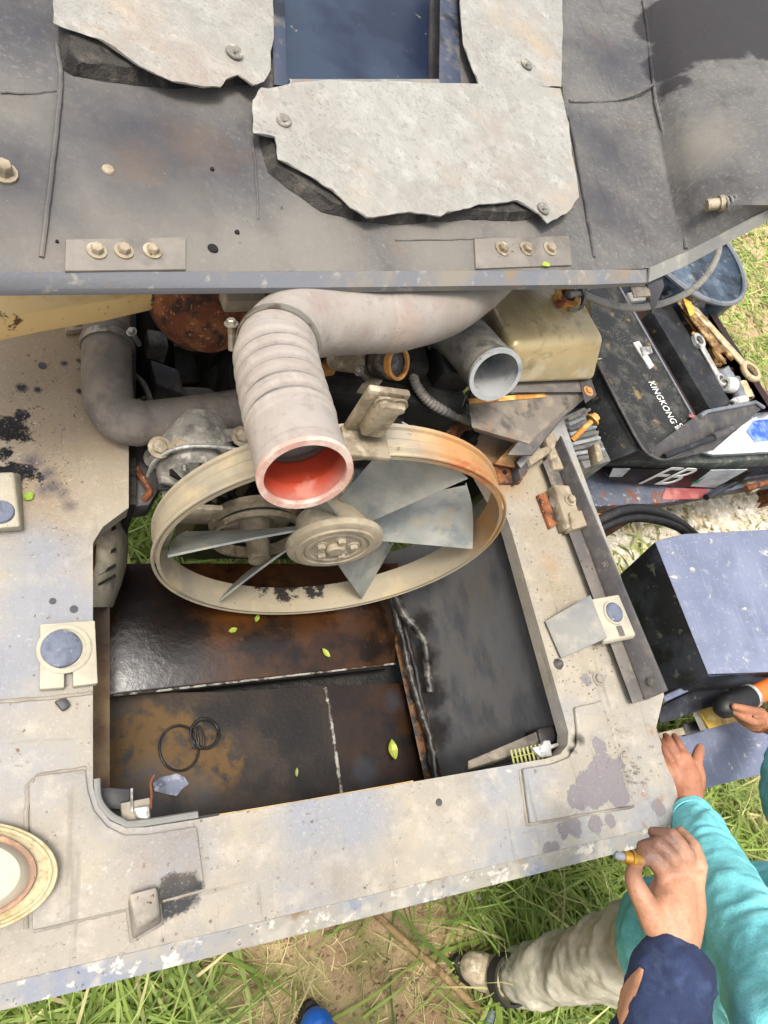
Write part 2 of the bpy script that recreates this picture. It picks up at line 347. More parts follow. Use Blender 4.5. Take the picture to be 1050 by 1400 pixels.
M['floor'] = mat('greasy floor plate', '4a3a2b', [N('5a4a3b', 7, .42, .6, o=.8), N('1d1613', 9, .48, .6, o=.85, off=7), BL('8a6a3c', [(P(200, 1010, -.34), .07), (P(290, 1040, -.34), .055), (P(235, 1050, -.34), .06), (P(180, 1050, -.34), .06), (P(250, 1000, -.34), .04)], amp=.05, s=22, soft=.012, mask=(30, .38, .52), o=.85, ro=.75),
    BL('120d0b', [(P(420, 1000, -.34), .08), (P(400, 960, -.34), .07), (P(330, 960, -.34), .05), (P(440, 1050, -.34), .06)], amp=.06, s=14, soft=.04, o=.8), SP('77757a', 75, .10, soft=.03, mask=(8, .5, .58), o=.5), BL('6b6c70', [(P(200, 1080, -.34), .05), (P(270, 1080, -.34), .03)], amp=.03, s=22, soft=.02, o=.5)], rough=.5, spec=.3, bump=((120, .0006),))
M['oil2'] = mat('dark brown oily plate', '21140b', [N('3a2410', 6, .45, .62, o=.9), N('0f0c0b', 10, .5, .62, o=.9), BL('3b3d44', [(P(500, 1055, -.34), .03), (P(540, 960, -.34), .02)], amp=.03, s=20, soft=.012, o=.8)], rough=.35, spec=.35, bump=((90, .0004),))
M['ledge'] = mat('tan spattered ledge', '6f5a3c', [N('4a3018', 8, .5, .64), SP('1b1512', 75, .18, mask=(9, .44, .52)), BL('24170d', [(P(135, 850, -.2), .1)], amp=.03, s=20, soft=.03, o=.85)], rough=.6, bump=((100, .001),))
M['weld'] = mat('wet weld bead', '9b978e', [N('3c332b', 40, .45, .55)], rough=.3, bump=((120, .003),))
M['siderail'] = mat('brown rail', '5b3a1a', [N('120d0a', 20, .48, .56), N('8a6a3f', 30, .6, .66)], rough=.45, bump=((80, .002),))
M['rubber'] = mat('black rubber', '1b1a1a', [N('3a3734', 30, .5, .7, o=.6)], rough=.5, bump=((120, .0008),))
M['greasehose'] = mat('oily loom', '2a2622', [N('6a665f', 45, .52, .62, o=.7), N('0c0b0a', 22, .5, .6)], rough=.35, bump=((60, .003),))
M['hood'] = mat('sooty bonnet inside', '757370', [N('7d7a75', 3, .42, .6, o=.7), N('54535a', 2.4, .47, .64, o=.7, off=8), N('5d5954', 20, .5, .66, o=.5), N('99938a', 90, .53, .66, o=.5), N('918b82', 11, .52, .70, o=.55, off=3), N('aaa59b', 160, .58, .66, o=.5), N('4c4a4c', 60, .58, .68, st=(1, .12, 1), o=.45),
    N('47474f', 5, .55, .70, o=.6, off=31), N('a69a87', 40, .57, .69, o=.35), N('86684c', 7, .6, .72, o=.5, off=40), BL('2c2629', HB1, amp=.035, s=16, soft=.006, o=.92), BL('9c968a', HB2, amp=.05, s=12, soft=.05, o=.75), BL('3f3e48', HB3, amp=.06, s=11, soft=.06, o=.75), BL('86705a', HB4, amp=.04, s=22, soft=.03, o=.55), SP('cfc4b0', 60, .05, soft=.03, mask=(12, .52, .6), o=.6), SP('241f1d', 45, .07, soft=.03, mask=(10, .54, .62), o=.8)], rough=.66, bump=((260, .0005), (60, .0007), (8, .002)))
M['hoodlip'] = mat('blue flange', '85878c', [N('83868c', 12, .46, .60, o=.8), N('a59a84', 9, .48, .6, o=.7), N('a08a68', 15, .54, .66, o=.8), N('b9b4a8', 45, .58, .66, o=.7)], rough=.6, bump=((200, .0006),))
M['foil'] = mat('grimy silver foil', 'a9a69d', [N('98948b', 7, .46, .68, o=.6), N('bcb9b1', 30, .5, .66, o=.6, off=9), N('77736b', 150, .55, .64, o=.7, mask=(7, .44, .62)), N('8b877e', 30, .6, .68, st=(.25, 1, 1), o=.5), N('8d8980', 5, .49, .51, w=1.6, h=.0012, o=.25), N('918d84', 11, .495, .51, w=1.2, h=.0007, o=.25), N('a08c7c', 4, .54, .7, o=.5), N('8f8a80', 65, .56, .66, o=.7), SP('6a645b', 130, .2, soft=.08, mask=(6, .5, .62), o=.75), N('b49f83', 5, .56, .7, o=.6)], rough=.48, metal=.2, bump=((11, .006), (34, .0028), (110, .0009)))
M['foam'] = mat('dark torn insulation', '3a3632', [N('5f584f', 45, .5, .64, o=.7, st=(1, 1, .2)), N('23211f', 30, .5, .62, st=(1, 1, .2))], rough=.95, bump=((90, .004), (260, .003)))
M['washer'] = mat('grey washer', '6e6a62', [N('9a9486', 50, .5, .62)], rough=.6, bump=((150, .001),))
M['navy'] = mat('navy painted panel', '2e3a4c', [N('1a2338', 4, .45, .6), N('8b8574', 30, .66, .7, o=.6), SP('9a9a98', 40, .035, soft=.02, o=.6)], rough=.4, bump=((60, .0004),))
M['navyf'] = mat('navy frame', '3a4356', [N('6f6a62', 18, .52, .64), N('1c2230', 9, .5, .6)], rough=.55, bump=((150, .0006),))
M['silic'] = mat('dusty silicone hose', 'a39a90', [N('b0a89e', 6, .44, .62, o=.85), N('97857b', 16, .52, .66, o=.6), N('b9b0a6', 35, .54, .68, o=.5, st=(1, .3, 1)), N('8a8078', 60, .55, .66, o=.45), SP('57504a', 60, .07, soft=.03, mask=(12, .53, .6), o=.7), BL('a87a50', [(P(530, 440, .37), .035)], amp=.02, s=20, soft=.02, o=.7), BL('8f8577', [(P(600, 430, .36), .055), (P(640, 410, .36), .05)], amp=.03, s=15, soft=.02, o=.75)], rough=.8, bump=((220, .0006), (50, .0006)))
M['red'] = mat('red hose lining', 'b5442c', [N('8c3a2a', 14, .5, .64, o=.8), N('c98a78', 22, .55, .66, o=.7), SP('3a201a', 70, .05, soft=.02, mask=(14, .52, .6)), BL('b3958a', [(P(430, 690, .46), .045), (P(400, 690, .46), .03), (P(465, 670, .47), .03)], amp=.012, s=60, soft=.02, o=.85)], rough=.5, bump=((90, .0006),))
M['rimtan'] = mat('pale worn rim', 'c49a8c', [N('d9c3b6', 30, .45, .6)], rough=.6, bump=((150, .0006),))
M['ring'] = mat('cream shroud paint', 'b3a68c', [N('9c9484', 8, .46, .62, o=.8), N('c8b58f', 16, .52, .64, o=.7), BL('c08a4a', [((.62, .5, .33), .10), ((.72, .5, .24), .08), ((.77, .5, .12), .07)], amp=.05, s=14, soft=.04, o=.8), BL('c4603a', [((.66, .46, .31), .04), ((.60, .46, .34), .04)], amp=.03, s=40, soft=.02, mask=(60, .45, .55), o=.8),
    BL('2b241e', [((.50, .5, -.25), .03), ((.56, .5, -.25), .025), ((.44, .5, -.255), .015)], amp=.02, s=55, soft=.003, mask=(60, .42, .5)), SP('5b5246', 70, .12, mask=(12, .52, .6), o=.7)], rough=.65, bump=((200, .0006), (40, .0008)))
M['blade'] = mat('blue grey plastic blade', '94978f', [N('b5b3a8', 9, .45, .62, o=.8), N('757b80', 14, .5, .64, o=.75), N('b8aa8c', 26, .56, .68, o=.6)], rough=.5, bump=((160, .0005), (30, .0008)))
M['hub'] = mat('tan dusty hub', 'ad9f86', [N('8f8673', 14, .5, .64), N('c2b7a0', 30, .52, .64, o=.7)], rough=.7, bump=((160, .0007),))
M['pipe'] = mat('matt brown rubber elbow', '6f6860', [N('857b6f', 12, .45, .62, o=.8), N('5a554f', 26, .5, .64, o=.7), N('9c8a68', 9, .56, .68, o=.6), SP('b9b0a2', 70, .08, mask=(14, .54, .6), o=.6)], rough=.75, bump=((240, .0006),))
M['alu'] = mat('dull aluminium', '7f7b72', [N('55524d', 20, .5, .64), N('a8a498', 40, .54, .64, o=.7)], rough=.6, metal=.2, bump=((120, .0006),))
M['grpipe'] = mat('dark grey pipe', '66645f', [N('7e786c', 14, .46, .62), N('4b4a49', 24, .52, .64), N('8f7d58', 10, .6, .7, o=.6)], rough=.6, bump=((200, .0006),))
M['greyin'] = mat('pale grey lining', 'a9aaa8', [N('7d8488', 12, .48, .62), SP('5d5a55', 50, .07)], rough=.6, bump=((120, .0008),))
M['rust'] = mat('rusted iron', '6a3a22', [N('8a5532', 20, .46, .6), N('3a2a22', 30, .52, .62), SP('b08868', 90, .2, mask=(16, .46, .54), o=.7)], rough=.85, bump=((130, .002),))
M['ochre'] = mat('rusty ochre', 'b07a38', [N('7d4f22', 18, .5, .62), N('c9a566', 26, .52, .64)], rough=.8, bump=((150, .001),))
M['tanmetal'] = mat('tan dusty casting', '9a8d76', [N('776a56', 16, .48, .62), N('b3a68e', 30, .52, .64), SP('6b4426', 50, .12, mask=(10, .5, .6))], rough=.75, bump=((140, .0012),))
M['engine'] = mat('black greasy iron', '15140f', [N('26221c', 12, .48, .62), N('0b0b0c', 9, .5, .6)], rough=.55, bump=((60, .003),))
M['brass'] = mat('oily brass tank', 'b8a67c', [N('a38f62', 6, .46, .64, o=.7), N('d0c6a6', 9, .5, .64, o=.8), N('6f6448', 18, .56, .68, o=.6), BL('b0641a', [(P(790, 425, .2), .022), (P(805, 445, .2), .018), (P(770, 420, .2), .025)], amp=.015, s=40, soft=.006, o=.9), BL('4a4132', [(P(690, 400, .22), .06), (P(680, 450, .2), .05), (P(672, 510, .16), .04)], amp=.04, s=20, soft=.04, o=.8)], rough=.3, metal=.3, bump=((110, .0005), (14, .002)))  # left side darkened: shading painted in along with grime
M['tray'] = mat('brown grey tray', '6b6359', [N('857a69', 12, .48, .62), N('4a453f', 22, .52, .64), N('8a5f34', 9, .58, .68, o=.7)], rough=.7, bump=((160, .0008),))
M['orange'] = mat('orange dusty strap', 'a8794a', [N('c09a6a', 18, .46, .6), N('7a4f2a', 14, .54, .66)], rough=.75, bump=((160, .0008),))
M['clear'] = mat('grey overflow tube', '8f8b82', [N('6b6862', 20, .5, .64)], rough=.4)
M['steelc'] = mat('bright clamp steel', '9c968a', [N('6b5f50', 40, .5, .62)], rough=.4, metal=.6, bump=((150, .0005),))
M['yellow'] = mat('chipped yellow paint', 'dcbd82', [N('c08f48', 10, .5, .64, o=.7), N('5f4028', 22, .62, .66), N('7a4a34', 5, .60, .68, o=.7), SP('4a3524', 60, .1, mask=(12, .5, .58))], rough=.55, bump=((150, .0006),))
M['boxblk'] = mat('black toolbox enamel', '191a1b', [N('2c2d2e', 14, .48, .62), SP('8d8a80', 120, .16, mask=(12, .48, .6), o=.6), N('6b5a3a', 22, .62, .7, o=.7)], rough=.42, bump=((200, .0007),))
M['boxlid'] = mat('dusty black toolbox lid', '222221', [N('46433c', 16, .5, .62, o=.9), SP('938d7d', 140, .25, mask=(9, .46, .6), o=.6), N('8a7346', 18, .6, .68, o=.7)], rough=.5, bump=((200, .0008),))
M['boxin'] = mat('dark red inside', '2a1613', [N('160f0e', 9, .48, .62)], rough=.6)
M['boxend'] = mat('grey end sheet', '6e7277', [N('55595e', 9, .5, .64)], rough=.5)
M['print'] = mat('white lettering', 'e6e6e0', [N('8a8a84', 60, .62, .68)], rough=.6)
M['chrome'] = mat('worn chrome', 'c2c0ba', [N('8a8880', 30, .5, .62), N('dedcd6', 40, .5, .6)], rough=.35, metal=.55, bump=((150, .0004),))
M['whitesteel'] = mat('pale socket', 'cfcdc6', [N('9c9a94', 30, .52, .64)], rough=.4, metal=.25)
M['rustwrench'] = mat('brown wrench', '8a6a40', [N('6a4a28', 22, .5, .62), N('b39868', 30, .52, .64), N('4a3a2a', 50, .54, .62)], rough=.55, metal=.35, bump=((150, .0008),))
M['tanwrench'] = mat('tan wrench', 'bba682', [N('94805e', 20, .5, .62), N('d0c2a4', 30, .54, .64)], rough=.5, metal=.3, bump=((150, .0006),))
M['battop'] = mat('battery lid', '3f443f', [N('5b5d57', 14, .48, .62), N('7d7a6f', 35, .56, .66)], rough=.6, bump=((120, .0008),))
M['white'] = mat('white plastic', 'd6d9da', [N('b2b6b8', 12, .5, .64)], rough=.45)
M['blue'] = mat('blue plastic', '2f55b5', [N('7d93cc', 12, .48, .6), N('d9dde6', 18, .6, .68)], rough=.45)
M['labelblk'] = mat('black label', '151617', [], rough=.4)
M['green'] = mat('green label', '1f8a6e', [], rough=.4)
M['frameblue'] = mat('rusted blue grey frame', '5a5f6b', [N('7d4a30', 14, .56, .64), N('454a55', 9, .48, .62), N('9a9a98', 40, .58, .66)], rough=.5, bump=((150, .0006),))
M['redpaint'] = mat('red paint', '8d4a4a', [N('a97068', 14, .5, .62)], rough=.55)
M['slate'] = mat('sky sheen black steel', '5f6577', [N('737889', 4, .44, .66, o=.7), N('525869', 9, .5, .68, o=.5), N('8d919c', 70, .58, .70, st=(1, .12, 1), o=.3), N('9a9ca2', 25, .58, .68, o=.35), N('b6b29f', 26, .63, .7, o=.8), SP('c6c1b2', 45, .05, soft=.02, mask=(7, .5, .6), o=.8), N('9a9ca6', 50, .6, .7, o=.5, st=(1, 3, 1))], rough=.33, bump=((160, .0005), (12, .001)))  # black steel with the sky's reflection painted in as pale blue
M['blksteel'] = mat('black glossy steel', '1c1d20', [N('30323a', 10, .48, .62), SP('a39a86', 60, .05, soft=.02, mask=(9, .5, .6), o=.7), N('55564f', 30, .6, .68)], rough=.35, bump=((100, .0006),))
M['drum'] = mat('dark blue drum lid', '2c3845', [N('5a6875', 5, .48, .64), N('15191e', 9, .5, .62), N('8f8576', 24, .6, .68, o=.7)], rough=.35, bump=((60, .0008),))
M['skin1'] = mat('brown skin', '96644a', [N('7d4e37', 14, .5, .66, o=.6), N('a87a5c', 30, .52, .66, o=.5), BL('5f3a2a', [(P(915, 1010, 0), .022), (P(905, 1020, 0), .02)], amp=.015, s=30, soft=.015, o=.7), N('6f452f', 90, .57, .66, o=.5)], rough=.5, bump=((260, .0005), (70, .0006)), sub=.12)
M['skin2'] = mat('tan skin with grime', 'ac7d60', [N('bd8f72', 12, .46, .62, o=.7), BL('4f3a32', [(P(900, 1150, .315), .036), (P(885, 1165, .31), .03), (P(925, 1155, .32), .024), (P(868, 1198, .304), .018), (P(880, 1235, .304), .008)], amp=.02, s=40, soft=.018, o=.85), N('8a5f48', 120, .55, .66, o=.4), N('7d5644', 30, .57, .68, st=(1, .3, 1), o=.4), BL('6b4f43', [(P(906, 1225, .305), .012), (P(915, 1300, .31), .01)], amp=.012, s=60, soft=.008, o=.7), N('8a6350', 40, .58, .68, o=.5)], rough=.5, bump=((260, .0007), (75, .0018)), sub=.1)
M['skin3'] = mat('dark skin', '7a4a34', [N('5a3425', 16, .5, .64)], rough=.5, bump=((200, .0005),), sub=.1)
M['nail'] = mat('finger nail', 'b88f7c', [], rough=.35)
M['hair'] = mat('black hair', '14110f', [N('221c18', 60, .5, .6)], rough=.6, bump=((150, .003),))
M['teal'] = mat('turquoise jersey', '74c2c6', [N('66b2b8', 8, .48, .64, o=.7), N('8fd2d4', 22, .55, .68, o=.5), N('2f8288', 300, .52, .6, o=.3), SP('1f5a60', 28, .05, soft=.01, mask=(7, .54, .58))], rough=.85, bump=((420, .0008), (25, .003)))
M['navycloth'] = mat('navy cloth', '2d3a5c', [N('232c48', 10, .48, .64), N('4a587c', 26, .55, .68, o=.6)], rough=.9, bump=((420, .0009), (30, .003)))
M['khaki'] = mat('grey khaki cloth', '9a9484', [N('84806f', 9, .48, .64), N('b0aa98', 24, .54, .66, o=.7), N('6f6a5c', 6, .58, .7, o=.6)], rough=.9, bump=((420, .0009), (28, .004)))
M['boot'] = mat('tan suede boot', 'b6a68c', [N('93866e', 24, .5, .64), N('cabda6', 40, .54, .66)], rough=.9, bump=((160, .001),))
M['sole'] = mat('dark rubber sole', '2c2824', [], rough=.8)
M['bluerub'] = mat('blue rubber boot', '1f58a8', [N('174584', 9, .5, .64)], rough=.35, bump=((60, .0004),))
M['jeans'] = mat('dark work trousers', '2f3640', [N('3b4450', 20, .5, .62)], rough=.9, bump=((300, .0006),))
M['hat'] = mat('cream straw', 'bdb08e', [N('a39468', 22, .5, .64, o=.8), N('cfc6ae', 12, .5, .64, o=.7), N('8f7f55', 120, .54, .62, o=.5)], rough=.9, bump=((260, .0008),))
M['hatb'] = mat('brown braid', '8f7360', [N('c59478', 40, .46, .6)], rough=.9, bump=((300, .0006),))
M['hattop'] = mat('cream cloth', 'bfb49f', [N('b0a288', 9, .5, .66, o=.7)], rough=.95, bump=((300, .0005), (20, .001)))
M['gold'] = mat('brass fitting', 'b98d3e', [N('8a6a30', 40, .5, .62)], rough=.3, metal=.8)
M['orangep'] = mat('orange grip', 'c8682e', [], rough=.45)
M['amber'] = mat('amber plastic tray', 'c9a44a', [N('a5803a', 14, .5, .62), N('e2c878', 20, .54, .66)], rough=.4)
M['leaf'] = mat('yellow green leaf', '8f9a3a', [N('b2b45a', 60, .5, .62)], rough=.6)
M['leaf2'] = mat('bright green leaf', '7f9a34', [N('a9a548', 90, .5, .62), N('5f6a28', 160, .54, .62)], rough=.5)
M['fern'] = mat('pale fern', '8d8f52', [], rough=.6)
M['stick'] = mat('peeling stick', '8f7650', [N('6a5236', 26, .48, .6), N('b7a27a', 18, .52, .64)], rough=.9, bump=((90, .002),))
M['clod'] = mat('blue grey flake', '7d8496', [N('5c6070', 40, .5, .62), N('a4a7b0', 60, .54, .64)], rough=.7, bump=((90, .001),))
M['rock'] = mat('pale limestone', 'cfc6b2', [N('b4a88e', 12, .48, .62), N('ece6da', 30, .52, .64)], rough=.95, bump=((60, .004),))
M['soil'] = mat('dry soil', '8f7a5e', [N('7a664c', 3.2, .45, .6), N('a38d6c', 7, .5, .64), N('6a5740', 22, .52, .64, o=.7), SP('c4b394', 50, .1, mask=(6, .5, .6)), N('55602e', 1.7, .52, .6, o=.6), BL('c4b595', [(P(1000, 690, GZ), .45), (P(930, 700, GZ), .3), (P(860, 740, GZ), .25)], amp=.12, s=4, soft=.15, o=.85), SP('3d3224', 90, .16, mask=(10, .5, .6))], rough=1, bump=((40, .012), (120, .005)))
M['grass'] = mat('grass blades', (1, 1, 1), [], rough=.55, attr='Col', spec=.3)
M['clover'] = mat('low herb leaves', (1, 1, 1), [], rough=.55, attr='Col', spec=.3)
for k in ('grass', 'clover'):      # leaves let light through
    nt_ = M[k].node_tree; pb = nt_.nodes['Principled BSDF']; tl = nt_.nodes.new('ShaderNodeBsdfTranslucent'); mx_ = nt_.nodes.new('ShaderNodeMixShader'); mx_.inputs[0].default_value = .42
    nt_.links.new(pb.inputs['Base Color'].links[0].from_socket, tl.inputs['Color']); nt_.links.new(pb.outputs[0], mx_.inputs[1]); nt_.links.new(tl.outputs[0], mx_.inputs[2])
    nt_.links.new(mx_.outputs[0], nt_.nodes['Material Output'].inputs['Surface'])
M['slat'] = mat('cream louvre', '8d8674', [N('6f6a5c', 14, .5, .62), N('5a4028', 9, .56, .66)], rough=.7, bump=((140, .001),))
M['void'] = mat('hole black', '0c0b0a', [], rough=.8)  # black for slots and holes, their inner dark put into the colour
M['hplate'] = mat('bonnet hinge plate', '989086', [N('a9a194', 22, .45, .65, o=.8), N('6f6a64', 13, .52, .68, o=.7), SP('5e412a', 70, .12, mask=(12, .52, .6))], rough=.75, bump=((240, .0007),))
# ------------------------------------------------------------------ ground
def ground_z(x, y):
    return GZ + .035 * mnoise.noise(V((x * 1.3, y * 1.3, 0))) + .012 * mnoise.noise(V((x * 6, y * 6, 3)))
bm = NB(); xs = list(np.linspace(-14, 22, 150)); ys = list(np.linspace(-10, 26, 150))
xs = [-160, -60, -30] + xs + [40, 80, 200]; ys = [-160, -60, -25] + ys + [45, 90, 220]
g = [[bm.verts.new((x, y, ground_z(x, y))) for x in xs] for y in ys]
for j in range(len(ys) - 1):
    for i in range(len(xs) - 1): bm.faces.new((g[j][i], g[j][i + 1], g[j + 1][i + 1], g[j + 1][i]))
part('ground', bm, M['soil'], None, kind='structure')

# ------------------------------------------------------------------ engine deck of the machine
UP = V((0, 0, 1))
deck = thing('engine_deck', 'dusty grey and beige steel engine deck with a big opening and a blue chipped lip', 'machine deck', P(450, 1180, -.34))
out = [(-260, 1419), (0, 1348), (940, 1122), (897, 995), (908, 950), (765, 560), (560, 545), (640, 612), (690, 700), (700, 728), (770, 975), (777, 1000), (776, 1018), (766, 1031), (748, 1037),
       (265, 1121), (200, 1131), (172, 1132), (150, 1122), (134, 1102), (127, 1076), (127, 742), (141, 720), (176, 694), (176, 380), (-260, 380)]
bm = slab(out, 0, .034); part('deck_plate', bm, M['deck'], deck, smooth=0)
# folded front lip: slopes down, then drops
a = PS([(-260, 1417), (0, 1346), (470, 1233), (940, 1120)], .001); b = [p + V((.0, -.028, -.012)) for p in a]; c = [p + V((0, -.029, -.10)) for p in a]
bm = NB(); rows = [[bm.verts.new(p) for p in r] for r in (a, b, c)]
for r0, r1 in zip(rows, rows[1:]):
    for i in range(3): bm.faces.new((r0[i], r0[i + 1], r1[i + 1], r1[i]))
thick(bm, .004); part('front_lip', bm, M['lip'], deck)
def raised(name, pts, h, m, bev=.003, z=.0005):
    a = PS(pts, z); return part(name, loft2(a, [p + V((0, 0, h)) for p in a], bev), m, deck)
raised('doubler_plate', [(40, 1072), (50, 1061), (116, 1052), (120, 1082), (128, 1108), (146, 1130), (170, 1142), (200, 1141), (268, 1130), (279, 1215), (210, 1234), (44, 1272)], .006, M['deck'])
raised('doubler_plate', [(783, 968), (819, 960), (864, 1101), (722, 1126), (712, 1052), (752, 1045), (775, 1036), (786, 1018), (786, 998)], .008, M['deck'])
def weldline(pts, z, r=.003, m='raw'):
    q_ = [P(x, y, z) for x, y in pts]; pa = [a_.lerp(b_, k / 10) for a_, b_ in zip(q_, q_[1:]) for k in range(10)] + [q_[-1]]; pa = [p + V(mnoise.noise_vector(p * 120)) * .0012 for p in pa]
    return part('weld_bead', sweep(pa, [r * (1 + .3 * mnoise.noise(p * 200)) for p in pa], 8), M[m], deck)
weldline([(36, 1270), (36, 1120), (38, 1075), (52, 1060), (118, 1051)], -.0005, .0035)
weldline([(45, 1273), (150, 1248), (215, 1233), (280, 1215)], -.0005)
weldline([(710, 1052), (720, 1127), (800, 1113)], -.0005, .0035); weldline([(820, 958), (866, 1103), (800, 1114)], -.0005)
weldline([(-40, 962), (60, 955), (126, 947)], .001, .003)
# recessed rim flange round the front-left corner of the opening
pa = [P(x, y, -.006) for x, y in [(132, 1065), (134, 1092), (147, 1112), (165, 1123), (185, 1127), (270, 1114)]]
part('rim_flange', sweep(smooth_path(pa, 6), .0055, 8), M['grybr'], deck)
# left pin boss: square pad, raised ring, blue plug, slot
bm = slab([(55, 853), (130, 848), (134, 934), (100, 938), (100, 915), (88, 916), (88, 940), (54, 942)], .016, .016, .002)
boss = part('pin_boss', bm, M['pad'], deck)
c = P(88, 887, .016)
part('boss_ring', lathe([(.029, 0), (.0365, 0), (.0365, .002), (.035, .003), (.030, .003), (.029, .002)], c, UP, 40, closed=True), M['pad'], boss)
part('pin_plug', lathe([(0, .008), (.022, .008), (.027, .005), (.028, 0), (0, 0)], c + V((-.004, 0, 0)), UP, 36), M['plug'], boss)
# right hinge lug: sloping web, tab with plug
hl = part('hinge_lug', loft2(PS([(800, 820), (846, 812), (870, 868), (826, 876)], .052), PS([(798, 826), (844, 818), (866, 874), (823, 883)], .038), .004), M['pad'], deck)
a = [P(744, 850, .002), P(806, 814, .051), P(829, 873, .051), P(766, 901, .002)]; n = (a[1] - a[0]).cross(a[3] - a[0]).normalized()
part('lug_web', prism(a, n * -.008, .002), M['grybr'], hl)
part('pin_plug', lathe([(0, .010), (.017, .010), (.021, .006), (.0215, 0), (0, 0)], P(838, 838, .052), UP, 32), M['plug'], hl)
part('plug_collar', lathe([(.0215, 0), (.026, 0), (.025, .004), (.0215, .004)], P(838, 838, .052), UP, 32, closed=True), M['pad'], hl)
part('lug_slot', loft2(PS([(843, 856), (850, 855), (855, 869), (848, 870)], .054), PS([(843, 856), (850, 855), (855, 869), (848, 870)], .05)), M['rail'], hl)
bm = lathe([(0, 0), (.012, 0), (.009, .006), (.004, .012), (0, .013)], P(763, 908, 0), UP, 9); part('weld_nib', bm, M['raild'], deck)
part('bolt', bolt(P(818, 928, 0), UP, .009, .008), M['raw'], deck)
# upper right latch block
lt = part('latch_bracket', slab([(757, 662), (795, 664), (808, 714), (776, 722)], .034, .034, .004), M['tanmetal'], deck)
part('bolt', bolt(P(779, 684, .034), UP, .009, .012), M['tanmetal'], lt)
part('latch_lip', slab([(779, 700), (806, 695), (812, 716), (783, 724)], .042, .03, .003), M['tanmetal'], lt)
bm = slab([(736, 676), (746, 672), (763, 716), (753, 722)], .012, .012, .002); part('stop_strip', bm, M['rust'], lt)
bm = lathe([(0, 0), (.02, 0), (.022, .012), (.014, .022), (0, .024)], P(757, 690, .0), UP, 14); part('stop_rubber', bm, M['rail'], lt)
# angle iron along the right edge
ar = part('angle_iron', loft2(PS([(742, 632), (757, 620), (883, 957), (865, 962)], .022), PS([(742, 632), (757, 620), (883, 957), (865, 962)], .001), .001), M['rail'], deck)
a = [P(757, 618, .023), P(768, 596, .058), P(914, 944, .058), P(884, 957, .023)]; n = (a[1] - a[0]).cross(a[3] - a[0]).normalized()
part('angle_flange', prism(a, n * -.006, .001), M['raild'], ar)  # darker copy of the angle iron, its shaded side put into the colour
for px, py in ((826, 772), (890, 932), (772, 636)):
    o = PL(px, py, a[0], n); part('bolt', bolt(o + n * .0005, n if n.z > 0 else -n, .006, .006), M['rail'], ar)
a = [P(740, 575, .03), P(752, 571, .04), P(775, 640, .04), P(757, 642, .03)]
part('latch_plate', prism(a, V((0, 0, -.02)), .002), M['tanmetal'], ar)
# front-left lug and left bracket
lg = part('cover_lug', loft2(PS([(176, 1222), (214, 1212), (219, 1250), (188, 1268)], .030), PS([(174, 1232), (216, 1216), (222, 1262), (180, 1288)], .001), .004), M['raw'], deck)
part('lug_foot', slab([(170, 1228), (218, 1214), (224, 1264), (178, 1290)], .004, .004, .001), M['raw'], lg)
lb = part('hinge_bracket', loft2(PS([(-30, 648), (18, 645), (28, 720), (-30, 724)], .03), PS([(-34, 644), (30, 648), (33, 726), (-34, 730)], .001), .004), M['pad'], deck)
part('bracket_plug', lathe([(0, .004), (.018, .004), (.02, 0), (0, 0)], P(0, 700, .03), UP, 20), M['plug'], lb)
bm = slab([(74, 958), (90, 953), (97, 964), (86, 972)], .012, .012, .003); part('torn_tab', bm, M['raild'], deck)
part('hinge_leaf', slab([(88, 424), (122, 420), (124, 448), (90, 452)], .014, .014, .002), M['tanmetal'], deck)
part('bolt', bolt(P(101, 436, .014), UP, .01, .014), M['tanmetal'], deck)
for px, py, r in ((72, 822, .005), (101, 833, .006), (58, 500, .007), (600, 1097, .006), (655, 1228, .003)):
    part('screw_hole', lathe([(0, .0012), (r, .0012), (r, 0), (0, 0)], P(px, py, 0), UP, 14), M['raild'], deck)
# ---- radiator well under the opening
FZ, BZ = -.34, -.295
part('floor_plate', slab([(60, 950), (300, 946), (446, 938), (472, 1110), (60, 1160)], FZ, .012), M['floor'], deck, smooth=0)
part('floor_plate', slab([(446, 938), (556, 934), (610, 1090), (472, 1110)], FZ - .003, .012), M['oil2'], deck, smooth=0)
pa = smooth_path([P(444, 940, FZ), P(452, 980, FZ), P(459, 1030, FZ), P(467, 1085, FZ)], 12); pa = [p + V(mnoise.noise_vector(p * 90)) * .002 for p in pa]
part('weld_bead', sweep(pa, .004, 8), M['weld'], deck)
part('cross_member', slab([(60, 770), (545, 770), (540, 906), (150, 950), (60, 958)], BZ, .03, .002), M['oil'], deck)
part('dark_backing', slab([(60, 790), (560, 790), (640, 1120), (60, 1180)], -.40, .01), M['engine'], deck, smooth=0)  # dark sheet added so the gaps under the well stay black
part('member_web', slab([(60, 955), (235, 945), (530, 913), (530, 900), (60, 940)], BZ - .03, .03), M['engine'], deck)
pa = [P(150, 951, BZ), P(240, 941, BZ), P(400, 923, BZ), P(540, 907, BZ)]; pa = [p + V((0, -.001, .001)) for p in smooth_path(pa, 20)]
part('member_edge', sweep([p + V(mnoise.noise_vector(p * 100)) * .0008 for p in pa], .0022, 6), M['weld'], deck)
part('side_rail', loft2(PS([(522, 800), (545, 800), (610, 1090), (588, 1100)], -.30), PS([(522, 800), (545, 800), (610, 1090), (588, 1100)], -.36), .002), M['siderail'], deck)
part('ledge', slab([(105, 690), (150, 690), (150, 1085), (105, 1085)], -.14, .01), M['ledge'], deck)
part('ledge_wall', slab([(146, 790), (150, 790), (150, 1110), (146, 1110)], -.15, .2), M['ledge'], deck, smooth=0)
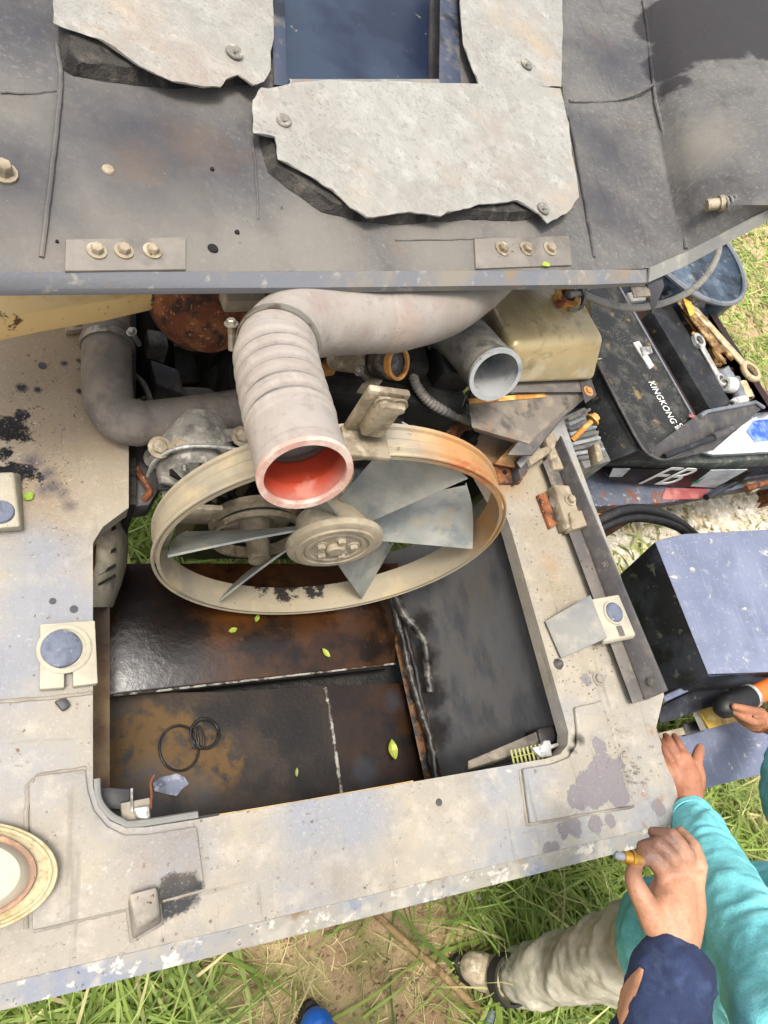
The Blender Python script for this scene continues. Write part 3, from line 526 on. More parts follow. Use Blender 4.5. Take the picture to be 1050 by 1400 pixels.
# right wall, curving from the deck edge down to the rail
top = PS([(690, 690), (706, 745), (735, 850), (768, 970), (778, 1030)], -.034); bot = PS([(520, 760), (545, 815), (563, 900), (585, 1000), (604, 1090)], -.335)
bm = NB(); G = []
for t in np.linspace(0, 1, 12):
    row = []
    for p, q in zip(top, bot):
        r = p.lerp(q, t); x = p.x + (q.x - p.x) * (t ** 1.35); row.append(bm.verts.new((x + .012 * math.sin(math.pi * t), r.y, r.z)))
    G.append(row)
for r0, r1 in zip(G, G[1:]):
    for i in range(4): bm.faces.new((r0[i], r0[i + 1], r1[i + 1], r1[i]))
bmesh.ops.recalc_face_normals(bm, faces=bm.faces); thick(bm, .006); part('side_wall', bm, M['wall'], deck)
part('front_light_stop', slab([(100, 1140), (770, 1046), (772, 1052), (100, 1146)], -.034, .33), M['wall'], deck, smooth=0)  # unseen wall added to keep light from below out of the well
part('edge_strip', slab([(300, 1113), (420, 1093), (565, 1067), (566, 1071), (420, 1097), (300, 1118)], -.012, .004), M['yellow'], deck, smooth=0)
# small latch pieces in the two front corners
k = part('corner_latch', slab([(165, 1098), (205, 1090), (207, 1128), (168, 1132)], -.03, .012, .002), M['raw'], deck)
bm = slab([(183, 1104), (204, 1101), (206, 1118), (200, 1122), (188, 1118)], -.012, .02, .003); part('latch_nut', bm, M['chrome'], k)
part('latch_pin', sweep([P(180, 1110, -.02), P(180, 1078, -.02)], .002, 6), M['chrome'], k)
part('latch_wire', sweep(smooth_path([P(206, 1106, -.02), P(207, 1085, -.02), P(206, 1070, -.01), P(211, 1060, -.01)], 5), .0017, 6), M['rust'], k)
part('corner_gusset', slab([(130, 1075), (178, 1078), (178, 1108), (140, 1106)], -.05, .012, .003), M['raild'], deck)
k = part('corner_plate', loft2(PS([(640, 1040), (733, 1000), (738, 1020), (640, 1052)], -.05), PS([(635, 1050), (735, 1012), (738, 1030), (640, 1058)], -.09), .002), M['tray'], deck)
bm = slab([(735, 995), (765, 990), (770, 1010), (740, 1022)], -.045, .05, .006); part('rubber_block', bm, M['rubber'], k)
bm = slab([(728, 1022), (742, 1018), (744, 1012), (752, 1012), (754, 1018), (764, 1015), (765, 1019), (754, 1024), (755, 1034), (740, 1036)], -.02, .012, .002); part('latch_nut', bm, M['chrome'], k)
# louvre seen through the left notch
bm = NB(); G = []
for t in np.linspace(0, 1, 10):
    x = 130 + 42 * math.sin(t * math.pi / 2); z = -.06 - .18 * t ** 2
    G.append([bm.verts.new(P(x + dx, y, z)) for dx, y in ((0, 700), (4, 730), (2, 770), (-6, 800), (-18, 830))])
for r0, r1 in zip(G, G[1:]):
    for i in range(4): bm.faces.new((r0[i], r0[i + 1], r1[i + 1], r1[i]))
bmesh.ops.recalc_face_normals(bm, faces=bm.faces); thick(bm, .006)
lv = part('louvre_panel', bm, M['slat'], deck)
for y in (726, 756, 778, 792):
    part('louvre_slot', loft2([P(134, y + 6, -.062), P(158, y - 8, -.082), P(159, y - 3, -.082), P(135, y + 9, -.062)], [P(134, y + 6, -.067), P(158, y - 8, -.089), P(159, y - 3, -.089), P(135, y + 9, -.067)]), M['void'], lv, smooth=0)
# things lying in the well
def strand(name, pts, r, m, label, cat, group=None, n=10, wob=0.):
    pa = smooth_path([P(*p) for p in pts], 10)
    if wob: pa = [p + V(mnoise.noise_vector(p * 50)) * wob for p in pa]
    return solo(name, sweep(pa, r, n), m, label, cat, group)
strand('wiring_loom', [(528, 800, -.27), (545, 850, -.272), (556, 900, -.275), (572, 960, -.275), (588, 1010, -.275), (598, 1075, -.28)], .008, M['greasehose'], 'oily black loom lying along the brown rail, unbroken down to the front of the well', 'cable', wob=.004)
strand('wiring_loom', [(535, 806, -.25), (556, 845, -.25), (578, 872, -.255), (584, 910, -.26), (588, 945, -.27)], .0105, M['greasehose'], 'thicker wrapped loom piece that bows out against the smoked side wall', 'cable', wob=.004)
strand('wiring_loom', [(548, 830, -.285), (560, 880, -.285), (575, 950, -.285), (585, 1000, -.287), (592, 1060, -.29)], .006, M['rubber'], 'thin black cable tucked on the rail between the two looms', 'cable', wob=.005)
def hoop(px, py, rx, ry, z, r, label):
    pa = [P(px + rx * math.cos(t), py + ry * math.sin(t), z + .003 * math.sin(3 * t)) for t in np.linspace(0, 2 * math.pi, 41)]
    return solo('seal_ring', sweep(pa, r, 8, caps=False), M['rubber'], label, 'seal ring', 'seal rings on the greasy floor')
hoop(245, 1023, 27, 31, FZ + .004, .0026, 'larger thin black ring lying on the ochre stain of the well floor')
hoop(280, 1003, 19, 20, FZ + .009, .0034, 'smaller thick black ring lapping over the larger ring')
for s, lb in ((0, 'left one of the two small black wire links where the rings cross'), (7, 'right one of the two small black wire links where the rings cross')):
    pa = [P(266 + s + 5 * math.cos(t) + 2 * math.sin(t), 1008 + 15 * math.sin(t), FZ + .016) for t in np.linspace(0, 2 * math.pi, 25)]
    solo('wire_link', sweep(pa, .0024, 7, caps=False), M['rubber'], lb, 'wire link', 'wire links')
q = PS([(209, 1070), (222, 1062), (240, 1058), (253, 1062), (258, 1072), (247, 1080), (240, 1089), (225, 1086), (212, 1082)], FZ + .001)
solo('paint_flake', patch(q, UP, .004, .003, relief=.002, fr=40), M['clod'], 'blue grey flake of paint on the well floor below the black rings', 'paint flake')
def leaf(px, py, z, L, W, ang, m, label, curl=.3):
    c = P(px, py, z); u = V((math.cos(ang), math.sin(ang), 0)); v = V((-u.y, u.x, 0)); bm = NB(); rows = []
    for i in range(7):
        t = i / 6; wd = W * math.sin(math.pi * min(1, t * .96 + .03)) ** .8
        zz = L * curl * (t - .5) ** 2
        rows.append([bm.verts.new(c + u * (t - .5) * L + v * wd * s + UP * (zz + abs(s) * W * .35 + .0015)) for s in (-.5, 0, .5)])
    for a, b in zip(rows, rows[1:]):
        for i in range(2): bm.faces.new((a[i], a[i + 1], b[i + 1], b[i]))
    thick(bm, .0006)
    return solo('fallen_leaf', bm, m, label, 'leaf', 'fallen leaves')
leaf(536, 1025, FZ, .042, .022, 1.6, M['leaf'], 'biggest olive leaf lying on the dark right floor plate of the well')
leaf(318, 862, BZ, .02, .011, .3, M['leaf2'], 'small curled green leaf on the oily cross member, left of two under the fan ring')
leaf(351, 846, BZ, .018, .01, 1.1, M['leaf2'], 'small green leaf on the oily cross member just under the fan ring')
leaf(445, 893, BZ, .024, .012, 2.2, M['leaf'], 'pale green leaf on the cross member near its right front edge')
leaf(405, 1056, FZ, .018, .007, 1.4, M['fern'], 'tiny cream husk on the well floor left of the weld bead')
leaf(39, 680, .001, .018, .014, .8, M['leaf2'], 'round yellow leaf on the deck beside the left hinge bracket')
bm = NB()       # grit lying on the deck
for k in range(420):
    cx0, cy0, sg = random.choice(((845, 1035, 14), (830, 1000, 12), (860, 1060, 12), (800, 930, 25), (700, 740, 25), (60, 600, 35), (90, 900, 40), (500, 1150, 140), (780, 900, 30), (230, 1200, 60)))
    p = P(random.gauss(cx0, sg), random.gauss(cy0, sg), 0)
    if p.y < -.10 or .09 < p.x < .93 and p.y > .06 or p.x > 1.17: continue
    s = random.uniform(.0008, .0028); q = NB(); bmesh.ops.create_icosphere(q, subdivisions=1, radius=s)
    for v in q.verts: v.co *= random.uniform(.6, 1.2)
    merge(bm, q, Matrix.Translation(p + UP * (s * .4 + (.008 if cx0 in (845, 860) else 0))))
part('deck_grit', bm, M['raw'], None, kind='stuff')
# fern sprig in the right corner
bm = NB(); pa = [P(700 + 5.5 * i, 1036 - 1.2 * i, -.03) for i in range(10)]; sweep(pa, .0012, 5, bm=bm)
for i, p in enumerate(pa):
    for s in (-1, 1): loft2([p, p + V((.003, .0, .001)), p + V((.004 - .002, s * .014, .003)), p + V((-.002, s * .013, .002))], [q - V((0, 0, .0006)) for q in (p, p + V((.003, .0, .001)), p + V((.002, s * .014, .003)), p + V((-.002, s * .013, .002)))], 0, bm)
solo('fern_sprig', bm, M['fern'], 'pale fern sprig lying in the front right corner of the well', 'fern')
# ------------------------------------------------------------------ fan and shroud ring
FC = CAM + ray(458.1, 752.6) * 1.25
FN = V((-.0095, -.9989, .0453)).normalized(); F1 = V((.99995, -.0095, 0)).normalized(); F2 = F1.cross(-FN) ; F2 = F2 if F2.z > 0 else -F2
RR = .3044
ring = thing('fan_shroud', 'round cream steel fan ring with an orange stained right side round the cooling fan', 'fan ring', FC - V((0, 0, RR)))
prof = [(RR - .006, .0), (RR, .0), (RR + .0, -.012), (RR + .004, -.016), (RR + .004, -.030), (RR + .0, -.034), (RR + .001, -.048), (RR + .006, -.050), (RR + .006, -.056), (RR - .006, -.056), (RR - .006, -.012)]
part('ring_band', lathe(prof, FC, FN, 120, closed=True), M['ring'], ring)
part('ring_bead', lathe([(RR + .0055 + .003 * math.cos(t), -.002 + .003 * math.sin(t)) for t in np.linspace(0, 2 * math.pi, 9)[:-1]], FC, FN, 120, closed=True), M['ring'], ring)
def fpt(a, r, h=0.): return FC + (F1 * math.cos(R(a)) + F2 * math.sin(R(a))) * r + FN * h
# bracket on the top of the ring
bk_o = fpt(103, RR + .004, -.03); bx = F1; bz = F2
mb = part('mount_bracket', box(bk_o + F2 * .05 - FN * .01, (F1, FN, F2), (.062, .012, .10), .004), M['tanmetal'], ring)
part('bracket_foot', box(bk_o + F2 * .004 + FN * .012, (F1, FN, F2), (.07, .05, .012), .003), M['tanmetal'], mb)
part('bracket_rib', box(bk_o + F2 * .06 + FN * .006, (F1, FN, F2), (.036, .022, .07), .006), M['tanmetal'], mb)
for dx in (-.008, .014):
    part('bolt', bolt(bk_o + F1 * dx + F2 * .088 + FN * .004, FN, .008, .012), M['tanmetal'], mb)
# lower left strut with plate
st = part('ring_strut', box(fpt(190, .285, -.05), (F1, FN, F2), (.014, .02, .09), .002), M['tanmetal'], ring)
part('strut_plate', box(fpt(196, .25, -.10), (F1, FN, F2 + F1 * .3), (.10, .012, .06), .004), M['tanmetal'], st)

FK = FC - FN * .028 + F2 * .004
def fkt(a, r, h=0.): return FK + (F1 * math.cos(R(a)) + F2 * math.sin(R(a))) * r + FN * h
fan = thing('cooling_fan', 'grey blue plastic engine fan with broad blades and a tan bolted hub', 'fan', FK - V((0, 0, .28)))
HF = FK + FN * .012
hub = part('hub', lathe([(0, .012), (.046, .012), (.048, .015), (.054, .015), (.056, .012), (.080, .012), (.0865, .009), (.088, .003), (.088, -.002), (.074, -.005), (.062, -.05), (0, -.052)], FK + FN * .012, FN, 48), M['hub'], fan)
part('hub_ring', lathe([(.060, .012), (.072, .012), (.071, .016), (.061, .016)], HF, FN, 40, closed=True), M['hub'], hub)
part('centre_cap', lathe([(0, .022), (.014, .022), (.018, .018), (.018, .010), (0, .010)], HF, FN, 24), M['hub'], hub)
for a in (20, 92, 164, 236, 308):
    part('bolt', bolt(fkt(a, .032, .024), FN, .0068, .009), M['hub'], hub)
for a in (-164, -114, -50, 9, 71, 128):
    bm = NB(); rows = []
    for i, t in enumerate(np.linspace(0, 1, 9)):
        r = .06 + (.284 - .06) * t; wd = .070 + .064 * t; be = R(-(31 + 13 * t)); row = []
        rd = F1 * math.cos(R(a)) + F2 * math.sin(R(a)); tg = -F1 * math.sin(R(a)) + F2 * math.cos(R(a))
        for s in np.linspace(-.5, .5, 7):
            ch = tg * math.cos(be) + FN * math.sin(be); nn = FN * math.cos(be) - tg * math.sin(be)
            rr = r - (.022 * (s + .5) ** 2 if t > .9 else 0) - (.0 if t < .9 else .02 * max(0, s - .2))
            row.append(bm.verts.new(FK - FN * .022 + rd * rr + ch * wd * s + nn * (.012 * (s * s - .25)) + tg * .012 * t))
        rows.append(row)
    for r0, r1 in zip(rows, rows[1:]):
        for k in range(6): bm.faces.new((r0[k], r0[k + 1], r1[k + 1], r1[k]))
    bmesh.ops.recalc_face_normals(bm, faces=bm.faces); thick(bm, .004)
    part('blade', bm, M['blade'], fan)

# ------------------------------------------------------------------ engine behind the fan
eng = thing('engine', 'black greasy diesel engine in the shade behind the fan', 'engine', (.55, .95, -.75))
part('engine_block', box((.60, 1.02, -.32), AX, (.52, .62, .60), .03), M['engine'], eng)
part('cylinder_head', box((.60, 1.04, .04), AX, (.44, .56, .13), .02), M['engine'], eng)
part('front_cover', box((.56, .70, -.28), AX, (.34, .06, .42), .03), M['engine'], eng)
for x in (.44, .55, .66, .77): part('rocker_cover', box((x, .95, .13), AX, (.085, .3, .07), .015), M['engine'], eng)
PC = P(352, 735, -.12)
sh = PC + V((0, .0, 0))
pl = part('crank_pulley', lathe([(0, .0), (.03, 0), (.035, -.03), (.07, -.035), (.084, .0), (.092, .0), (.092, -.012), (.078, -.022), (.092, -.032), (.092, -.044), (0, -.044)], sh, FN, 48), M['tanmetal'], eng)
part('pulley_hub', lathe([(0, .05), (.022, .05), (.024, -.02), (0, -.02)], sh, FN, 24), M['tanmetal'], pl)
part('fan_shaft', lathe([(0, -.05), (.036, -.05), (.044, -.12), (.06, -.15), (.06, -.24), (0, -.24)], FC, FN, 30), M['tanmetal'], eng)
part('water_pump', box(FC - FN * .20 + F2 * -.02, (F1, FN, F2), (.13, .07, .16), .02), M['engine'], eng)
al = P(268, 645, .03)
an = part('alternator', lathe([(0, .03), (.04, .03), (.062, .02), (.066, .0), (.066, -.05), (.06, -.09), (0, -.09)], al, FN, 40), M['alu'], eng)
for a in range(0, 360, 24):
    p = al + (F1 * math.cos(R(a)) + F2 * math.sin(R(a))) * .046 + FN * .028
    part('cooling_fin', box(p, ((F1 * math.cos(R(a)) + F2 * math.sin(R(a))), FN, -F1 * math.sin(R(a)) + F2 * math.cos(R(a))), (.034, .012, .004)), M['alu'] if a % 48 else M['engine'], an)
part('alternator_strap', sweep(smooth_path([al + F1 * -.075 + F2 * -.02, al + F1 * -.07 + F2 * .03, al + F1 * -.04 + F2 * .07, al + F1 * .01 + F2 * .082, al + F1 * .08 + F2 * .075]), .007, 8, flat=.5), M['chrome'], an)
part('adjuster_arm', loft2(PS([(222, 596), (340, 583), (343, 600), (300, 606), (225, 612)], .075), PS([(222, 596), (340, 583), (343, 600), (300, 606), (225, 612)], .067), .002), M['grpipe'], eng)
for px, py in ((248, 612), (330, 597), (218, 612)): part('bolt', bolt(P(px, py, .078), UP + FN * .3, .011, .012), M['tanmetal'], eng)
tb = P(275, 408, .12)
part('turbo_housing', lathe([(0, .075), (.05, .072), (.085, .05), (.096, .01), (.09, -.03), (.06, -.07), (0, -.075)], tb, V((.35, -.75, .55)), 40), M['rust'], eng)
part('turbo_flange', box(P(330, 404, .19), ((1, .25, 0), (-.25, 1, 0), (0, 0, 1)), (.075, .05, .03), .004), M['tanmetal'], eng)
part('exhaust_stack', sweep([P(215, 600, -.30), P(205, 480, -.15), P(198, 390, -.05)], .05, 20), M['engine'], eng)
part('manifold', sweep(smooth_path([P(330, 470, -.05), P(300, 520, -.12), P(270, 590, -.25)]), .035, 14), M['engine'], eng)
def eh(pts, r, m='rubber', n=8, name='engine_hose'): return part(name, sweep(smooth_path([P(*p) for p in pts]), r, n), M[m], eng)
eh([(180, 510, -.12), (196, 525, -.10), (205, 550, -.10), (200, 585, -.12)], .006, 'alu', name='steel_line')
eh([(182, 550, -.12), (210, 540, -.14), (240, 545, -.16), (270, 560, -.2)], .004, 'grpipe', name='steel_line')
eh([(290, 655, -.12), (330, 690, -.16), (360, 715, -.2)], .008); eh([(280, 660, -.14), (320, 700, -.18), (350, 730, -.2)], .006)
eh([(560, 520, .02), (585, 560, .0), (560, 590, .02), (545, 640, -.05)], .006, 'grpipe', name='steel_line')
eh([(535, 540, .05), (545, 560, .06), (560, 545, .06), (565, 520, .05)], .005, 'rust', name='steel_line')
eh([(540, 470, .06), (560, 505, .04), (575, 545, .02), (590, 580, 0)], .005)
for px, py, z, sx, sy, sz, m in ((585, 560, -.06, .07, .07, .08, 'engine'), (545, 540, -.02, .05, .04, .06, 'engine'), (620, 590, -.02, .06, .05, .05, 'rust'), (520, 585, .0, .06, .05, .10, 'engine'), (610, 480, .05, .12, .1, .1, 'engine'), (430, 500, .1, .06, .06, .06, 'ochre'), (240, 520, -.25, .14, .1, .12, 'engine'), (300, 460, -.05, .06, .1, .2, 'engine'), (640, 660, -.15, .05, .1, .12, 'engine')):
    part('engine_bracket', box(P(px, py, z), ((1, .3, 0), (-.3, 1, .1), (0, 0, 1)), (sx, sy, sz), .006), M[m], eng)
part('drive_belt', lathe([(.075, -.018), (.081, -.018), (.081, -.034), (.075, -.034)], sh, FN, 40, closed=True), M['rubber'], eng)
a_ = [sh + F1 * .075 * math.cos(t) + F2 * .075 * math.sin(t) - FN * .026 for t in np.linspace(-2.2, .6, 14)] + [al + (F1 * math.cos(t) + F2 * math.sin(t)) * .04 - FN * .09 for t in np.linspace(.9, 3.4, 12)]
part('drive_belt', sweep(a_ + [a_[0]], .009, 8, flat=.6), M['rubber'], eng)
part('lower_frame', slab([(176, 612), (222, 600), (228, 650), (205, 690), (176, 694)], -.06, .05, .004), M['raild'], eng)
part('rusty_hook', sweep(smooth_path([P(186, 640, -.05), P(196, 655, -.04), P(204, 672, -.05), P(196, 684, -.06)], 5), .006, 8), M['rust'], eng)
for px, py, z, r in ((212, 625, -.03, .012), (232, 600, .02, .014), (545, 560, .04, .012), (590, 545, .02, .014), (556, 605, .02, .012), (620, 560, .03, .01), (448, 470, .15, .014), (600, 500, .08, .016), (645, 545, .05, .012), (660, 560, .03, .01)):
    part('bolt', bolt(P(px, py, z), UP + FN * random.uniform(.2, 1), r, r * 1.2), M[random.choice(['tanmetal', 'grpipe', 'rust'])], eng)
for k in range(9):
    x0_, y0_ = random.uniform(530, 660), random.uniform(470, 600); z0_ = random.uniform(-.1, .08)
    part('wire', sweep(smooth_path([P(x0_, y0_, z0_), P(x0_ + random.uniform(-25, 25), y0_ + 20, z0_ - .02), P(x0_ + random.uniform(-35, 35), y0_ + random.uniform(30, 60), z0_ - .05)], 6), random.uniform(.002, .005), 6), M[random.choice(['rubber', 'grpipe', 'rust', 'tanmetal'])], eng)
for k in range(8):
    x0_, y0_ = random.uniform(190, 330), random.uniform(430, 560); z0_ = random.uniform(-.3, -.1)
    part('engine_bracket', box(P(x0_, y0_, z0_), ((1, random.uniform(-.6, .6), 0), (random.uniform(-.5, .5), 1, .2), (0, 0, 1)), (random.uniform(.03, .1), random.uniform(.03, .08), random.uniform(.03, .1)), .006), M[random.choice(['engine', 'engine', 'grpipe', 'raild', 'rust'])], eng)
part('side_panel', slab([(560, 540), (700, 545), (640, 600), (600, 600)], -.03, .3), M['raild'], eng, smooth=0)
part('inner_frame', slab([(176, 380), (186, 380), (186, 690), (176, 690)], -.034, .3), M['engine'], eng, smooth=0)
part('bulkhead', box((.6, 1.45, -.25), AX, (1.5, .03, .9)), M['engine'], eng, smooth=0)

# ------------------------------------------------------------------ pipes
def pip(p): return P(*p)
HZ = [(676, 366, .34), (645, 392, .35), (603, 418, .36), (550, 432, .365), (500, 436, .37), (450, 437, .38), (412, 442, .39), (388, 458, .40), (378, 485, .415), (382, 515, .425), (393, 560, .442), (405, 605, .456), (418, 650, .47)]
ho = thing('intake_hose', 'dusty pinkish grey corrugated rubber hose with a red lined open mouth', 'hose', P(400, 500, .3))
pa = smooth_path([pip(p) for p in HZ], 30); L = [0]
for a, b in zip(pa, pa[1:]): L.append(L[-1] + (b - a).length)
T = L[-1]; rad = []
for l in L:
    d = T - l; r = .0525
    if .07 < d < .215:
        k = ((d - .08) / .0255) % 1.0; r = .0548 - .0095 * math.exp(-((k - .5) / .15) ** 2) if .08 < d < .2075 else .0535
    if d < .02: r += .0015
    if d > .47: r = .0535 + .002 * math.exp(-((d - .50) / .02) ** 2)
    rad.append(r)
body = part('hose_body', sweep(pa, rad, 40, caps=False), M['silic'], ho, smooth=60)
for k in range(5):
    dd = .08 + .0255 * (k + .5); ii = min(range(len(L)), key=lambda i: abs(T - L[i] - dd)); ax_ = (pa[ii + 1] - pa[ii - 1]).normalized()
    part('groove_ring', lathe([(.0490 + .0019 * math.cos(q), .0017 * math.sin(q)) for q in np.linspace(0, 2 * math.pi, 7)[:-1]], pa[ii], ax_, 44, closed=True), M['grpipe'], body)  # dark rings added to stand for the grime lines in the grooves
ti = [i for i, l in enumerate(L) if T - l < .068]
part('hose_lining', sweep([pa[i] for i in ti], [.0465 + .0015 * (abs(math.sin(math.pi * ((T - L[i]) / .032))) ** .6) for i in ti], 40, caps=False), M['red'], ho)
t1 = (pa[-1] - pa[-3]).normalized()
part('hose_rim', lathe([(.0465, 0), (.054, 0), (.0545, -.006), (.0465, -.006), (.0462, -.004)], pa[-1] + t1 * .001, t1, 48, closed=True), M['rimtan'], ho)
def clampband(o, c, ax, r, w, ang=0, m='steelc', name='hose_clamp'):
    k = part(name, lathe([(r, -w / 2), (r + .0022, -w / 2), (r + .0022, w / 2), (r, w / 2)], c, ax, 40, closed=True), M[m], o)
    ax = Vector(ax).normalized(); u = ax.orthogonal().normalized(); v = ax.cross(u); d = u * math.cos(R(ang)) + v * math.sin(R(ang)); tg = ax.cross(d)
    part('clamp_screw', sweep([c + d * (r + .008) - tg * .02, c + d * (r + .008) + tg * .016], [.005, .005], 8, bm=bolt(c + d * (r + .008) - tg * .02, -tg, .0055, .008)), M[m], k); return k
i0 = min(range(len(L)), key=lambda i: abs(T - L[i] - .24)); c = pa[i0]; axd = (pa[i0 + 1] - pa[i0 - 1])
cs = axd.normalized().cross(UP); 
def ang_for(ax, want):
    ax = Vector(ax).normalized(); u = ax.orthogonal().normalized(); v = ax.cross(u); return math.degrees(math.atan2(want.dot(v), want.dot(u)))
clampband(ho, c, axd, .0535, .012, ang_for(axd, V((-1, -.1, -.2))))
# charge pipe lying on the left of the deck
cp = thing('charge_pipe', 'matt brown rubber elbow pipe lying across the left edge of the deck', 'pipe', P(150, 560, 0))
CZ = [(146, 470, .056), (146, 500, .054), (147, 530, .052), (152, 556, .05), (166, 572, .048), (190, 578, .047), (230, 574, .046), (280, 567, .045), (350, 556, .044), (420, 545, .04)]
pa = smooth_path([pip(p) for p in CZ], 8); part('rubber_elbow', sweep(pa, [.041] * 20 + [.040] * 20 + [.037] * 30, 32), M['pipe'], cp)
pb = smooth_path([P(146, 484, .056), P(147, 460, .058), P(149, 430, .06), P(150, 395, .062), P(150, 350, .064)], 6)
part('steel_pipe', sweep(pb, .0365, 28), M['tanmetal'], cp)
part('pipe_cuff', sweep([P(147, 452, .0585), P(146.5, 472, .057)], [.0395, .0425], 28), M['pipe'], cp)
ax = P(146, 462, .057) - P(147, 490, .055); clampband(cp, P(146.5, 470, .057), ax, .0425, .013, ang_for(ax, V((1, -.3, .5))))
# short stub with an open rusty mouth
sp = thing('coolant_stub', 'short pipe stub with a flaking black sleeve and a rusty open end', 'pipe', P(510, 495, .2))
b = P(546, 497, .26); vw = (CAM - b).normalized(); im = (P(640, 508, .26) - P(470, 490, .26)).normalized(); im = (im - vw * im.dot(vw)).normalized(); d = (vw * math.cos(R(52)) + im * math.sin(R(52))).normalized(); a = b - d * .12
part('cream_pipe', sweep([a - d * .03, a + d * .05, b - d * .045], .026, 24), M['tanmetal'], sp)
part('black_sleeve', sweep([b - d * .055, b - d * .05, b - d * .012, b - d * .006], [.028, .0298, .0298, .028], 26), M['greasehose'], sp)
part('pipe_mouth', lathe([(.0235, 0), (.0295, 0), (.0295, -.016), (.0235, -.05)], b, d, 28, closed=True), M['ochre'], sp)
clampband(sp, b - d * .058, d, .0275, .008, ang_for(d, V((0, -1, .2))), 'steelc', 'pipe_clamp')
part('lower_clamp', box(P(505, 528, .20), (d, (0, 0, 1), d.cross(UP)), (.03, .03, .03), .004), M['tanmetal'], sp)
# big grey air pipe on the right
ap = thing('air_pipe', 'dark grey elbow pipe with a pale open mouth facing the viewer', 'pipe', P(640, 500, .1))
pm = P(678, 513, .25); vw = (CAM - pm).normalized(); im = (P(720, 560, .25) - P(640, 470, .25)).normalized(); im = (im - vw * im.dot(vw)).normalized(); pn = (vw * math.cos(R(40)) + im * math.sin(R(40))).normalized()
pts = [P(545, 425, .10), P(590, 445, .13), pm - pn * .135 + V((-.012, .012, 0)), pm - pn * .07, pm - pn * .03, pm]
pa = smooth_path(pts, 8); n = len(pa); d = (P(679, 513, .23) - P(650, 496, .205)).normalized()
part('pipe_body', sweep(pa, [.052] * (n - 9) + [.0515] * 5 + [.0535] * 4, 36, caps=False), M['grpipe'], ap)
d = pn
part('pipe_lining', sweep(pa[-20:], .046, 36, caps=False), M['greyin'], ap)
part('pipe_rim', lathe([(.046, .001), (.0545, .001), (.0545, -.006), (.046, -.006)], pa[-1], d, 44, closed=True), M['greyin'], ap)
ax = pa[14] - pa[10]; clampband(ap, pa[12], ax, .0535, .012, ang_for(ax, V((.2, .8, .5))), 'grpipe')
part('support_wire', sweep([P(637, 540, .15), P(627, 570, .05)], .0018, 6), M['steelc'], ap)
# corrugated conduit
pa = smooth_path([P(556, 480, .15), P(562, 505, .14), P(574, 535, .12), P(600, 558, .1), P(640, 575, .05), P(662, 590, .03)], 22)
solo('corrugated_conduit', sweep(pa, [.0095 + .0018 * (k % 3 == 0) for k in range(len(pa))], 12), M['grpipe'], 'thin ribbed grey conduit curving down between the rusty stub and the big grey pipe', 'conduit')
# yellow beam at the left under the bonnet edge
yb = thing('yellow_beam', 'chipped yellow painted beam end poking out under the bonnet at the left', 'beam', P(60, 415, .1))
part('beam_body', loft2([P(-160, 385, .2), P(-160, 466, .2), P(0, 437, .2), P(60, 425, .2), P(150, 411, .2), P(215, 397, .2), P(215, 380, .2)], [p - V((0, 0, .05)) for p in PS([(-160, 385), (-160, 466), (0, 437), (60, 425), (150, 411), (215, 397), (215, 380)], .2)], .005), M['yellow'], yb)
# ------------------------------------------------------------------ brass tank, its tray and straps
tk = thing('overflow_tank', 'brass coloured rounded coolant tank with a rusty open filler neck', 'tank', P(740, 480, .1))
q = NB()
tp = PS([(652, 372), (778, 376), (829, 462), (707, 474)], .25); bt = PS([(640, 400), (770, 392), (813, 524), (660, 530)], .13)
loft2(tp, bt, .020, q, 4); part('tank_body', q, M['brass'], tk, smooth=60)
nk = P(768, 412, .25)
part('filler_neck', lathe([(.017, .004), (.023, .0), (.025, .016), (.032, .018), (.032, .023), (.019, .023), (.018, -.004), (.017, -.004)], nk, UP, 28, closed=True), M['ochre'], tk)
part('cap_collar', lathe([(.032, .012), (.038, .016), (.038, .024), (.031, .024)], nk + V((.010, .006, .003)), V((-.1, -.3, 1)), 28, a0=-150, a1=80), M['steelc'], tk)
part('seam', sweep([P(700, 512, .152), P(790, 498, .152), P(822, 490, .155)], .0015, 6), M['brass'], tk)
part('neck_stud', sweep([P(762, 418, .255), P(774, 408, .275)], .009, 10), M['rust'], tk)
ty = thing('tank_tray', 'brown grey steel tray and strap that hold the brass tank', 'tray', P(700, 570, .02))
part('tray_front', loft2(PS([(640, 548), (800, 520), (803, 532), (722, 606), (645, 584)], .11), PS([(644, 556), (803, 528), (806, 540), (724, 612), (648, 590)], .095), .002), M['tray'], ty)
part('tray_lip', loft2(PS([(652, 526), (800, 517), (812, 527), (803, 536), (655, 537)], .125), PS([(652, 526), (800, 517), (812, 527), (803, 536), (655, 537)], .115), .002), M['rail'], ty)
part('tray_slat', loft2(PS([(640, 545), (744, 537), (748, 543), (642, 552)], .113), PS([(640, 545), (744, 537), (748, 543), (642, 552)], .108), .001), M['ochre'], ty)
part('corner_ear', loft2(PS([(792, 520), (808, 518), (816, 540), (800, 552)], .128), PS([(792, 520), (808, 518), (816, 540), (800, 552)], .12), .002), M['raild'], ty)
part('bolt', bolt(P(804, 535, .128), UP, .008, .008), M['orange'], ty)
part('strap', loft2(PS([(762, 538), (797, 536), (727, 622), (693, 622)], .105), PS([(762, 540), (797, 538), (727, 624), (693, 624)], .095), .002), M['rail'], ty)
part('strap_end', loft2(PS([(710, 596), (746, 598), (712, 640), (676, 634)], .03), PS([(710, 598), (746, 600), (712, 642), (676, 636)], .02), .002), M['orange'], ty)
part('foot', slab([(674, 632), (706, 628), (722, 644), (712, 660), (684, 660)], .012, .011, .002), M['rust'], ty)
part('foot', slab([(706, 628), (720, 622), (728, 632), (712, 656)], .04, .035, .002), M['raild'], ty)
